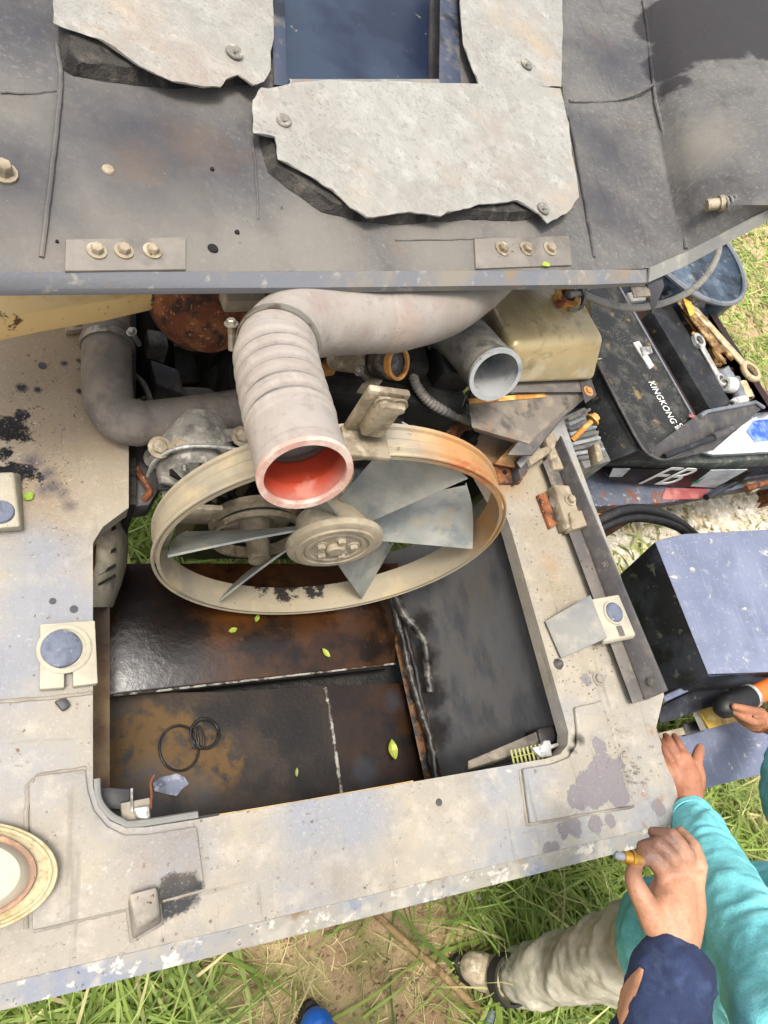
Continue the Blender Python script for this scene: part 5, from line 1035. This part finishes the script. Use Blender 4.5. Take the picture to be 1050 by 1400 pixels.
# pipe tool held by the right hand
pt = thing('pipe_tool', 'black pipe with an orange grip and a small white oval held at the locker rail', 'tool', P(1000, 968, -.30))
a, b = P(990, 967, -.27), P(1024, 953, -.26); d = (b - a).normalized()
part('pipe_body', sweep([a, a.lerp(b, .2), b], [.03, .033, .033], 20, roundcap=True), M['rubber'], pt)
part('pipe_collar', lathe([(.022, .0), (.034, 0), (.034, .012), (.022, .012)], b, d, 24, closed=True), M['chrome'], pt)
c1 = b + d * .20
part('orange_grip', sweep([b + d * .012, b + d * .09, c1], [.026, .03, .028], 18), M['orangep'], pt)
part('oval_mark', lathe([(.006, .001), (.011, .001), (.011, -.002), (.006, -.002)], PL(1046, 949, b + V((0, 0, .03)), V((.3, -.3, .9)).normalized()), V((.2, -.4, .8)), 18, closed=True), M['print'], pt)
# drum
dr = thing('oil_drum', 'dark blue steel drum with a glossy lid standing in the grass', 'drum', P(942, 335, GZ))
DC = P(942, 335, -.14)
part('drum_shell', lathe([(.30, -.004), (.296, -.02), (.296, -.28), (.302, -.29), (.296, -.30), (.296, -.56), (.302, -.57), (.296, -.58), (.296, -.84), (.30, -.85), (0, -.85)], DC, UP, 56), M['drum'], dr)
part('drum_lid', lathe([(0, -.016), (.270, -.016), (.284, -.012), (.286, -.0)], DC, UP, 56), M['drum'], dr)
part('drum_rim', lathe([(.284, -.002), (.288, .006), (.298, .006), (.303, -.002), (.300, -.012), (.288, -.012)], DC, UP, 64, closed=True), M['boxend'], dr)
# ------------------------------------------------------------------ people
def chainmesh(chains, bm=None, n=14):
    bm = bm or NB()
    for c in chains:
        pts, rad = c[0], c[1]; k = c[2] if len(c) > 2 else 6
        pa = smooth_path(pts, k) if len(pts) > 2 else [Vector(pts[0]).lerp(Vector(pts[1]), t) for t in np.linspace(0, 1, 5)]
        sweep(pa, rad, n, bm=bm, roundcap=True)
    return bm
def ell(c, r, bm, ax=AX, seg=20):
    q = NB(); bmesh.ops.create_uvsphere(q, u_segments=seg, v_segments=seg // 2 + 2, radius=1)
    x, y, z = [Vector(a).normalized() * k for a, k in zip(ax, r)]
    merge(bm, q, Matrix(((x.x, y.x, z.x, c[0]), (x.y, y.y, z.y, c[1]), (x.z, y.z, z.z, c[2]), (0, 0, 0, 1))))
def head(bm, c, fwd, s=1.):
    f = Vector(fwd); f = (f - UP * f.z).normalized(); r = f.cross(UP); c = Vector(c)
    ell(c, (.075 * s, .095 * s, .115 * s), bm, (r, f, UP)); ell(c + f * .025 * s - UP * .055 * s, (.055 * s, .065 * s, .06 * s), bm, (r, f, UP))
    ell(c + f * .095 * s - UP * .012 * s, (.014 * s, .022 * s, .028 * s), bm, (r, f, UP)); ell(c + f * .085 * s - UP * .06 * s, (.024 * s, .012 * s, .009 * s), bm, (r, f, UP))
    for k in (-1, 1): ell(c + r * k * .076 * s - UP * .01 * s, (.01 * s, .02 * s, .032 * s), bm, (r, f, UP)); ell(c + r * k * .03 * s + f * .082 * s + UP * .012 * s, (.016 * s, .01 * s, .008 * s), bm, (r, f, UP))
    return c, f, r
def nailplate(o, tip, d, up, r, par):
    u = (up - d * up.dot(d)).normalized(); s = d.cross(u); q = NB(); ell(tip + u * r * .72 - d * r * .2, (r * .6, r * .5, r * .12), q, (d, s, u), 12); part('finger_nail', q, M['nail'], par)

# ---- worker in the turquoise jersey, left hand on the deck edge, right hand on the pipe tool
P1 = thing('person', 'person in a turquoise jersey and khaki trousers leaning one hand on the deck edge', 'person', P(690, 1345, GZ))
hipc = P(955, 1292, -.20); chest = P(1085, 1300, .06); neck = P(1250, 1330, .34)
shL = P(1100, 1425, .34); shR = P(1260, 1210, .25)
wrL = P(944, 1112, .0); elL = P(1010, 1246, .19)
pal = P(938, 1072, -.008)
wrR = P(1075, 1000, -.26); palR = P(1040, 985, -.29); elR = V((1.62, -.12, -.10))
HD = neck + V((-.02, .02, .22))
bm = NB()
chainmesh([([hipc, hipc.lerp(chest, .5), chest, neck - UP * .06], [.10, .10, .11, .08]), ([neck - UP * .1, HD - UP * .06], [.055, .052]),
           ([shL.lerp(chest, .5), shL, elL, wrL], [.07, .058, .043, .029]), ([shR.lerp(chest, .5), shR, elR, wrR], [.07, .058, .043, .029]),
           ([hipc, P(900, 1290, -.33), P(800, 1312, -.60), P(700, 1338, -.92)], [.06, .055, .05, .045]),
           ([hipc + V((.05, .03, -.06)), P(905, 1318, -.62), P(795, 1335, -.92)], [.08, .06, .045])], bm)
head(bm, HD, (-.3, 1, 0))
# left hand, back up
chainmesh([([wrL, P(941, 1092, -.001), P(936, 1060, -.004), P(931, 1040, -.004)], [.027, .029, .030, .024]),
           ([P(946, 1090, -.004), P(944, 1062, -.004), P(937, 1042, -.002)], [.020, .020, .014]),
           ([P(933, 1086, -.004), P(926, 1058, -.004), P(923, 1044, -.004)], [.018, .018, .014])], bm)
fing = [([P(943, 1054, .0), P(937, 1034, .004), P(927, 1015, .001), P(922, 1006, -.012)], .0092), ([P(934, 1055, .002), P(926, 1034, .007), P(916, 1014, .003), P(910, 1006, -.012)], .0094),
        ([P(926, 1058, -.0), P(917, 1040, .004), P(908, 1024, .0), P(903, 1014, -.014)], .0090), ([P(920, 1064, -.006), P(912, 1050, -.006), P(905, 1038, -.010), P(902, 1030, -.022)], .0082)]
for f, r in fing[:3]:
    ell(f[1] + V((0, 0, .001)), (r * 1.12,) * 3, bm); ell(f[0] + V((0, 0, .002)), (r * 1.25,) * 3, bm)
    chainmesh([([wrL.lerp(f[0], .25) + UP * .016, wrL.lerp(f[0], .6) + UP * .016, f[0] + UP * .006], [.004, .0045, .005], 4)], bm, 8)
for f, r in fing: chainmesh([(f, [r * 1.05, r, r * .95, r * .78], 5)], bm, 12)
th = [P(948, 1088, -.008), P(955, 1064, -.004), P(952, 1044, .0), P(955, 1030, .0), P(957, 1022, -.002)]
chainmesh([(th, [.019, .0145, .0125, .012, .009], 5)], bm, 12)
# right hand closed on the pipe
chainmesh([([wrR, palR.lerp(wrR, .3), palR], [.027, .03, .029])], bm)
for k, (x, y, z) in enumerate(((1012, 972, -.245), (1016, 978, -.27), (1020, 984, -.29), (1026, 988, -.31))):
    e_ = P(x, y, z); chainmesh([([palR + V((0, 0, .012 - .01 * k)), palR.lerp(e_, .6) + V((0, -.022, .012)), e_ + V((0, -.015, 0)), e_ + V((-.03, .015, -.01 + .003 * k))], [.012, .0115, .011, .009], 5)], bm, 10)
chainmesh([([palR + V((.0, .02, .01)), P(1020, 970, -.235), P(1004, 966, -.233)], [.015, .0125, .010], 5)], bm, 10)
me = remesh(bm, .0034, 3); body1 = link('body', me, M['skin1'], P1)
for f, r in fing[:3]: pass
nailplate(None, th[-1], (th[-1] - th[-2]).normalized(), V((.3, -.2, 1)), .009, body1)
def wrinkle(fr, am, st=(1, 1, 1), am2=0):
    def f(co):
        p = V((co.x * st[0], co.y * st[1], co.z * st[2])); a = mnoise.noise(p * fr); b = mnoise.noise(p * fr * 2.7 + V((3, 1, 7)))
        return am * (1 - abs(a) * 2) + am * .45 * b + am2 * mnoise.noise(p * fr * 6)
    return f
cuff = wrL.lerp(elL, .06); bm = NB()
chainmesh([([hipc - UP * .04, hipc.lerp(chest, .3), chest, neck - UP * .08], [.135, .135, .14, .09], 8), ([shL.lerp(chest, .8), shL], [.11, .08]), ([shR.lerp(chest, .6), shR], [.10, .085])], bm, 20)
me = remesh(bm, .007, 4, wrinkle(11, .012, (1, 1, 1), .002)); shirt = link('jersey', me, M['teal'], P1)
bm = NB(); chainmesh([([shL, shL.lerp(elL, .5), elL], [.078, .066, .058], 8), ([elL + (elL - wrL) * .05, elL, elL.lerp(wrL, .5), cuff], [.056, .058, .050, .039], 8)], bm, 24)
ar_ = (elL - wrL).normalized()
def fold(co):
    t = (co - wrL).dot(ar_); q = mnoise.noise(co * 14)
    return .007 * math.sin(t * 100 + q * 8) * max(0, mnoise.noise(co * 7 + V((2, 5, 1))) + .2) + .004 * mnoise.noise(co * 22) + .002 * mnoise.noise(co * 60)
me = remesh(bm, .005, 3, fold); link('sleeve', me, M['teal'], shirt)
bm = NB(); chainmesh([([shR, elR, wrR.lerp(elR, .12)], [.082, .066, .042], 8)], bm, 20); link('sleeve', remesh(bm, .007, 3, wrinkle(18, .005)), M['teal'], shirt)
bm = lathe([(.038, -.006), (.0405, -.006), (.0405, .008), (.038, .008)], cuff, (wrL - elL), 28, closed=True); part('cuff', bm, M['teal'], shirt)
bm = NB()
knee = P(806, 1312, -.60); ank = P(706, 1340, -.90)
chainmesh([([hipc + UP * .02, hipc - UP * .06], [.125, .125]), ([hipc, P(900, 1288, -.36), knee, ank], [.105, .095, .080, .066], 8),
           ([hipc + V((.05, .03, -.06)), P(905, 1318, -.62), P(800, 1335, -.92)], [.10, .08, .066], 8)], bm, 20)
me = remesh(bm, .008, 4, wrinkle(8, .012, (1.1, .9, 1.3), .004)); tr = link('trousers', me, M['khaki'], P1)
def boot(ank, toe, par, m='boot', w=.05, name='boot'):
    d = (toe - ank); d.z = 0; L_ = d.length; d.normalize(); s = d.cross(UP); z0 = GZ + .02; b = V((ank.x, ank.y, z0)); t = V((toe.x, toe.y, z0)); q = NB()
    chainmesh([([V((ank.x, ank.y, z0 + .16)), b + UP * .06 - d * .0], [.052, .055]), ([b - d * .05 + UP * .045, b + d * L_ * .4 + UP * .05, t - d * .02 + UP * .035], [.048, w, .042], 6), ([b + d * L_ * .35 - s * .015 + UP * .03, t - d * .03 - s * .012 + UP * .025], [.035, .034]), ([b + d * L_ * .35 + s * .015 + UP * .03, t - d * .03 + s * .012 + UP * .025], [.035, .034])], q, 14)
    me = remesh(q, .006, 3, wrinkle(28, .003)); o = link(name, me, M[m], par)
    a = [b + d * (L_ * .5 + (L_ * .5 + .035) * math.cos(u) ) + s * (w - .002) * math.sin(u) * (1 if abs(math.cos(u)) < .8 else .9) for u in np.linspace(0, 2 * math.pi, 25)[:-1]]
    part('sole', loft2([p + UP * .012 for p in a], [p - UP * .025 for p in a], .004), M['sole'], o); return o
b1 = boot(P(690, 1343, GZ), P(628, 1318, GZ), P1); boot(P(785, 1338, GZ), P(738, 1325, GZ), P1)
part('boot_cuff', lathe([(.058, 0), (.066, .0), (.064, .035), (.056, .035)], V((P(700, 1340, -.86))) - UP * .03, V((.05, -.03, 1)), 26, closed=True), M['sole'], b1)
pa = [V((P(655, 1330, -.9))) + V((0, 0, 0))]
bm = NB(); f_ = V((-.3, 1, 0)).normalized(); ell(HD + UP * .025 - f_ * .015, (.082, .1, .108), bm, (f_.cross(UP), f_, UP)); part('hair', bm, M['hair'], P1)

# ---- the person holding up a small brass fitting (right arm in view)
P2 = thing('person', 'person in navy shirt and blue boots holding a brass fitting over the deck edge', 'person', P(440, 1420, GZ))
wr = P(924, 1310, .30); el = P(880, 1560, .25); sh = V((.60, -.66, .40)); hip = V((.50, -.76, -.12)); ch = V((.46, -.76, .28)); nk2 = V((.42, -.74, .46)); HD2 = V((.40, -.70, .68))
fol = P(440, 1412, GZ); fol = V((fol.x, fol.y, GZ)); toe = V((.70, -.405, GZ)); 
bm = NB()
chainmesh([([hip, ch, nk2 - UP * .04], [.13, .145, .08]), ([nk2 - UP * .08, HD2 - UP * .06], [.056, .053]), ([sh.lerp(ch, .5), sh, el, wr], [.07, .056, .042, .0275]),
           ([V((.36, -.74, .36)), V((.26, -.72, .38)), V((.18, -.60, .62)), V((.08, -.34, .98))], [.07, .058, .043, .03]),
           ([hip + V((.09, 0, -.05)), V((.68, -.66, -.5)), V((.72, -.62, -.9))], [.10, .07, .045]), ([hip + V((-.09, 0, -.05)), V((.42, -.74, -.5)), V((.42, -.76, -.9))], [.10, .07, .045])], bm)
head(bm, HD2, (.1, 1, 0))
HZ0 = .30
# right hand: palm, thumb and index pinching, other fingers curling over
chainmesh([([wr, P(922, 1272, .30), P(918, 1240, .302), P(922, 1212, .304)], [.028, .031, .033, .028]), ([P(932, 1282, .30), P(940, 1240, .303), P(944, 1208, .306)], [.024, .024, .018]), ([P(914, 1290, .30), P(904, 1262, .30), P(905, 1236, .300)], [.023, .020, .015])], bm)
ff = [([P(912, 1212, .304), P(902, 1186, .312), P(886, 1172, .306), P(871, 1172, .296)], .0105), ([P(927, 1206, .310), P(919, 1174, .324), P(899, 1155, .318), P(878, 1157, .300)], .0110),
      ([P(941, 1204, .314), P(938, 1170, .330), P(918, 1143, .324), P(893, 1138, .306)], .0105), ([P(952, 1212, .316), P(957, 1184, .330), P(948, 1157, .328), P(930, 1136, .314)], .0092)]
vt = (CAM - P(920, 1230, .3)).normalized()
for f, r in ff:
    ell(f[0] + vt * .006, (r * 1.15,) * 3, bm); ell(f[1], (r * 1.14,) * 3, bm); ell(f[2], (r * 1.08,) * 3, bm)
    chainmesh([([wr.lerp(f[0], .15) + vt * .022, wr.lerp(f[0], .6) + vt * .0225, f[0] + vt * .008], [.004, .0048, .006], 4)], bm, 8)
for f, r in ff: chainmesh([(f, [r * 1.1, r, r * .95, r * .76], 5)], bm, 12)
th2 = [P(898, 1262, .300), P(880, 1232, .306), P(868, 1207, .306), P(866, 1193, .302), P(871, 1181, .298)]
chainmesh([(th2, [.021, .0150, .0125, .011, .0085], 5)], bm, 12)
# left hand up at the camera position, out of the picture
chainmesh([([V((.08, -.34, .98)), V((.07, -.28, 1.03)), V((.06, -.24, 1.06))], [.03, .03, .026])], bm)
for k in range(4): chainmesh([([V((.05 + .018 * k, -.25, 1.06)), V((.05 + .018 * k, -.20, 1.09)), V((.05 + .018 * k, -.19, 1.06))], [.010, .009, .008], 4)], bm, 10)
chainmesh([([V((.04, -.27, 1.04)), V((.01, -.23, 1.06)), V((.01, -.20, 1.07))], [.013, .011, .009], 4)], bm, 10)
me = remesh(bm, .0034, 3); body2 = link('body', me, M['skin2'], P2)
for f, r in ff[:1]: nailplate(None, f[-1], (f[-1] - f[-2]).normalized(), V((-.1, -.2, 1)), r * .85, body2)
nailplate(None, th2[-1], (th2[-1] - th2[-2]).normalized(), V((-.2, -.5, 1)), .009, body2)
bm = NB(); cu = wr.lerp(el, .06)
chainmesh([([hip - UP * .08, hip.lerp(ch, .6), ch, nk2 - UP * .06], [.175, .175, .18, .10], 8), ([sh.lerp(ch, .6), sh, el], [.11, .085, .066], 8), ([el + (el - cu) * .05, el, el.lerp(cu, .5), cu], [.064, .066, .056, .043], 8), ([V((.36, -.74, .36)), V((.26, -.72, .38)), V((.18, -.60, .62)), V((.10, -.40, .90))], [.10, .08, .065, .045], 8)], bm, 20)
me = remesh(bm, .0055, 3, wrinkle(20, .007, (1, 1, 1), .0015)); s2 = link('shirt', me, M['navycloth'], P2)
from mathutils.bvhtree import BVHTree
bvh = BVHTree.FromPolygons([offset_of(s2) + v.co for v in s2.data.vertices], [tuple(p.vertices) for p in s2.data.polygons]); bm = NB(); G = []
for k in range(13):      # torn slit along the forearm that bares the skin
    t = k / 12; cx_, cy_ = 878 - 28 * t - 6 * math.sin(t * 3), 1324 + 76 * t; hw = 11 * math.sin(math.pi * (.04 + .94 * t)) ** .7; row = []
    for s_ in (-1, -.5, 0, .5, 1):
        h_ = bvh.ray_cast(CAM, ray(cx_ + s_ * hw, cy_ + s_ * 2).normalized())
        if h_[0] is None: row = []; break
        row.append(bm.verts.new(h_[0] + h_[1] * (.0012 + .0012 * (1 - s_ * s_))))
    if row: G.append(row)
for r0, r1 in zip(G, G[1:]):
    for i in range(4): bm.faces.new((r0[i], r0[i + 1], r1[i + 1], r1[i]))
if bm.faces: part('torn_slit', bm, M['skin2'], s2)
d = (wr - el).normalized(); part('cuff', lathe([(.037, -.006), (.044, -.006), (.0435, .010), (.037, .010)], cu, d, 30, closed=True), M['navycloth'], s2)
bm = NB(); chainmesh([([hip + UP * .03, hip - UP * .06], [.15, .155]), ([hip + V((.08, 0, -.05)), V((.68, -.66, -.5)), V((.72, -.62, -.74))], [.12, .09, .07], 8), ([hip + V((-.09, 0, -.05)), V((.42, -.74, -.5)), V((.42, -.76, -.74))], [.12, .09, .07], 8)], bm, 18)
link('trousers', remesh(bm, .009, 4, wrinkle(15, .007)), M['jeans'], P2)
tp_ = P(430, 1384, GZ + .05); bo = V((tp_.x + .0, tp_.y - .24, GZ))
boot(bo, V((tp_.x, tp_.y - .01, GZ)), P2, 'bluerub', .056, 'rubber_boot'); boot(V((.42, -.78, GZ)), V((.40, -.55, GZ)), P2, 'bluerub', .054, 'rubber_boot')
bm = NB(); ell(HD2 + UP * .025 - V((0, .015, 0)), (.082, .1, .108), bm); part('hair', bm, M['hair'], P2)
# brass fitting in the fingers
a, b = P(874, 1176, .304), P(846, 1170, .300); d = (b - a).normalized()
bf = thing('brass_fitting', 'small shiny brass fitting pinched between thumb and finger', 'fitting', P(860, 1174, .29))
part('fitting_body', lathe([(0, 0), (.008, 0), (.008, .008), (.0105, .009), (.0105, .013), (.008, .014), (.0075, .024), (0, .024)], a, d, 18), M['gold'], bf)
part('fitting_tip', lathe([(0, .024), (.0055, .024), (.0055, .034), (.003, .037), (0, .037)], a, d, 14), M['boxend'], bf)
# hat on the deck
ht = thing('sun_hat', 'cream woven sun hat with a brown braid lying on the left of the deck', 'hat', P(-50, 1203, .01))
HC = P(-52, 1200, .012); hx = (P(60, 1200, .02) - HC).normalized(); hy = UP.cross(hx); ax_, ay_ = (P(77, 1200, .02) - HC).length, (P(-52, 1278, .02) - HC).length
def oval(k, kz, n=72): return [HC + hx * ax_ * k * math.cos(t) + hy * ay_ * k * math.sin(t) + UP * (kz + .004 * math.sin(2 * t + 1) * k) for t in np.linspace(0, 2 * math.pi, n + 1)[:-1]]
def ovalsurf(rs, m, name, par, closed=False):
    bm = NB(); q = [[bm.verts.new(p) for p in oval(k, z)] for k, z in rs]; n = len(q[0])
    for r0, r1 in zip(q, q[1:]):
        for i in range(n): bm.faces.new((r0[i], r0[(i + 1) % n], r1[(i + 1) % n], r1[i]))
    if closed: bm.faces.new(q[-1])
    return part(name, bm, M[m], par)
ovalsurf([(.80, .010), (1.0, .002), (1.012, .004), (1.0, .008), (.985, .0105), (.97, .0095), (.93, .012), (.915, .0105), (.86, .0135), (.80, .016), (.74, .020)], 'hat', 'brim', ht)
ovalsurf([(.75, .018), (.72, .020), (.70, .024), (.66, .036), (.60, .044), (.45, .046), (.2, .044), (.02, .043)], 'hattop', 'crown', ht, True)
bm = NB(); pa = [p for p in oval(.735, .021)]; pa.append(pa[0]); sweep(pa, .0055, 8, caps=False, bm=bm, flat=.7); part('braid', bm, M['hatb'], ht)
for k, z in ((.985, .0095), (.925, .0125)):
    bm = NB(); pa = oval(k, z); pa.append(pa[0]); sweep(pa, .0022, 6, caps=False, bm=bm); part('brim_stitch', bm, M['hat'], ht)
# ------------------------------------------------------------------ grass, herbs, stick, stones
def blades(name, spots, m, seed):
    r = np.random.default_rng(seed); n = len(spots); S_ = np.array(spots)   # x, y, z, length, width, heading, lean, r, g, b
    seg = 5; t = np.linspace(0, 1, seg + 1)
    x, y, z, L_, wd, hd, le = S_[:, :7].T
    bend = r.uniform(.6, 1.5, n)
    ang = le[:, None] + bend[:, None] * t[None] * (1.1)              # from vertical
    ds = L_[:, None] / seg
    hx_ = np.cumsum(np.concatenate([np.zeros((n, 1)), np.sin(ang[:, 1:]) * ds], 1), 1); hz_ = np.cumsum(np.concatenate([np.zeros((n, 1)), np.cos(ang[:, 1:]) * ds], 1), 1)
    hz_ = np.maximum(hz_, .012 + .03 * (t[None] > .5) * 0)
    tw = r.uniform(-.5, .5, n)[:, None] * t[None]
    cx_ = x[:, None] + np.cos(hd[:, None] + tw) * hx_; cy_ = y[:, None] + np.sin(hd[:, None] + tw) * hx_; cz_ = z[:, None] + hz_
    w_ = wd[:, None] * (1 - t[None] ** 2.2 * .97) * .5; roll = r.uniform(-.5, .5, n)[:, None]
    sx_, sy_ = -np.sin(hd)[:, None] * np.cos(roll), np.cos(hd)[:, None] * np.cos(roll); sz_ = np.sin(roll)
    Lf = np.stack([cx_ - sx_ * w_, cy_ - sy_ * w_, cz_ - sz_ * w_], -1); Rt = np.stack([cx_ + sx_ * w_, cy_ + sy_ * w_, cz_ + sz_ * w_], -1)
    co = np.stack([Lf, Rt], 2).reshape(-1, 3)
    b = (np.arange(n) * (seg + 1) * 2)[:, None] + (np.arange(seg) * 2)[None]
    f = np.stack([b, b + 1, b + 3, b + 2], -1).reshape(-1, 4)
    me = bpy.data.meshes.new(name); me.vertices.add(len(co)); me.vertices.foreach_set('co', co.ravel()); me.loops.add(f.size); me.loops.foreach_set('vertex_index', f.ravel().astype(np.int32))
    me.polygons.add(len(f)); me.polygons.foreach_set('loop_start', np.arange(0, f.size, 4, dtype=np.int32)); me.update(calc_edges=True)
    at = me.color_attributes.new('Col', 'FLOAT_COLOR', 'POINT'); c = np.repeat(np.concatenate([S_[:, 7:10], np.ones((n, 1))], 1), (seg + 1) * 2, 0); at.data.foreach_set('color', c.ravel())
    me.shade_smooth(); o = bpy.data.objects.new(name, me); COL.objects.link(o); me.materials.append(m); o['kind'] = 'stuff'; return o
pal_ = np.array([[.15, .21, .045], [.20, .27, .06], [.26, .32, .10], [.36, .35, .15], [.48, .42, .22], [.10, .15, .035]])
def dens(x, y):     # bare trodden soil in front of the deck
    c = P(480, 1340, GZ); d = math.hypot((x - c.x) / .46, (y - c.y) / .46); v = min(1, max(.008, d - .75) * 2.0)
    c2 = P(960, 690, GZ); d2 = math.hypot((x - c2.x) / .9, (y - c2.y) / .5); return v * min(1, max(.06, d2 - .35))
def scatter(n, x0, x1, y0, y1, Lr, Wr, pw, lean=(.2, 1.1), seed=1, avoid=True):
    r = np.random.default_rng(seed); out = []
    while len(out) < n:
        x, y = r.uniform(x0, x1), r.uniform(y0, y1)
        cl = .5 + .9 * mnoise.noise(V((x * 4, y * 4, seed)))
        if r.random() > cl: continue
        if avoid and r.random() > dens(x, y): continue
        c = pal_[r.choice(6, p=pw)] * r.uniform(1.0, 1.85)
        out.append((x, y, ground_z(x, y) - .005, r.uniform(*Lr) * (.6 + .6 * cl), r.uniform(*Wr), r.uniform(0, 6.28), r.uniform(*lean), *c))
    return out
near = scatter(11000, -.7, 2.6, -1.2, .5, (.14, .42), (.004, .011), [.28, .3, .2, .1, .05, .07], seed=3)
near += scatter(2600, .2, 2.2, -.8, .5, (.25, .5), (.008, .015), [.3, .35, .2, .08, .02, .05], (.5, 1.2), 5)
near += scatter(2500, .0, 1.6, -.9, .1, (.08, .22), (.0015, .004), [.05, .05, .15, .3, .4, .05], (.9, 1.5), 9)
near += scatter(5000, .2, 1.8, .4, 2.2, (.15, .4), (.006, .012), [.3, .3, .1, .05, .05, .2], seed=12, avoid=False)
blades('tall_grass', near, M['grass'], 4)
far = scatter(16000, 1.9, 6.5, -.4, 5.5, (.06, .2), (.006, .014), [.25, .32, .26, .08, .03, .06], (.3, 1.3), 21)
far += scatter(9000, 6.5, 16, 1, 14, (.1, .25), (.02, .04), [.25, .32, .26, .08, .03, .06], (.3, 1.2), 22)
blades('meadow_grass', far, M['grass'], 8)
# broad low leaves among the far grass
hb = scatter(9000, 1.9, 6.5, .3, 5.5, (.03, .06), (.02, .035), [.2, .42, .3, .03, .0, .05], (.8, 1.5), 31); blades('low_herbs', hb, M['clover'], 9)
# trampled straw and twigs on the soil
cc = P(480, 1340, GZ)
stx = scatter(700, cc.x - .45, cc.x + .45, cc.y - .4, cc.y + .4, (.03, .12), (.0015, .004), [.0, .0, .1, .3, .6, .0], (1.3, 1.55), 44, False); blades('dry_straw', stx, M['grass'], 10)
bm = NB()
for i in range(900):
    x, y = cc.x + random.gauss(0, .25), cc.y + random.gauss(0, .2); s = random.uniform(.002, .008) * (2 if random.random() < .04 else 1); q = NB()
    bmesh.ops.create_icosphere(q, subdivisions=1, radius=s)
    for v in q.verts: v.co *= random.uniform(.7, 1.2)
    merge(bm, q, Matrix.Translation((x, y, ground_z(x, y) + s * .3)))
part('soil_crumbs', bm, M['soil'], None, kind='stuff')
# pale stones in the grass at the right
def stone(px, py, r, label, fl=.35):
    q = NB(); bmesh.ops.create_icosphere(q, subdivisions=3, radius=r); c = P(px, py, GZ + r * fl * .3)
    o3 = V((px * .11, py * .13, 0))
    for v in q.verts:
        d = 1 + .35 * mnoise.noise(v.co / r * 1.3 + o3) + .12 * mnoise.noise(v.co / r * 4 + o3); v.co = V((v.co.x * d * 1.2, v.co.y * d, v.co.z * d * fl)) + c
    solo('stone', q, M['rock'], label, 'stone', 'pale stones in the grass')
stone(920, 686, .05, 'white stone just below the red striped frame end'); stone(985, 700, .075, 'largest pale stone, behind the top edge of the steel locker'); stone(1030, 688, .05, 'pale stone at the right edge above the steel locker')
stone(846, 740, .055, 'pale stone between the hydraulic hoses and the angle iron'); stone(858, 762, .06, 'small pale stone right below the hydraulic hoses by the locker corner'); stone(962, 690, .05, 'small cream stone left of the largest pale stone')
bm = NB()
for i in range(2200):
    c_ = P(1000, 690, GZ); x, y = c_.x + random.gauss(0, .55), c_.y + random.gauss(0, .3); s = random.uniform(.008, .03); q = NB()
    bmesh.ops.create_icosphere(q, subdivisions=1, radius=s)
    for v in q.verts: v.co *= random.uniform(.6, 1.2)
    merge(bm, q, Matrix.Translation((x, y, ground_z(x, y) + s * .2)))
part('gravel', bm, M['rock'], None, kind='stuff')
pa = smooth_path([P(512, 1248, GZ + .03), P(545, 1278, GZ + .035), P(590, 1318, GZ + .03), P(632, 1358, GZ + .03), P(660, 1386, GZ + .035)], 12); pa = [p + V(mnoise.noise_vector(p * 12)) * .006 for p in pa]
solo('wooden_stick', sweep(pa, [.011 + .002 * mnoise.noise(p * 25) for p in pa], 10, roundcap=True), M['stick'], 'thin peeling stick lying on the soil from the deck edge to the boot', 'stick')
solo('plastic_cap', lathe([(0, .02), (.018, .02), (.02, .016), (.02, 0), (0, 0)], P(664, 1388, GZ + .02), V((.3, -.3, 1)), 18), M['clod'], 'pale blue cap at the lower end of the peeling stick', 'cap')
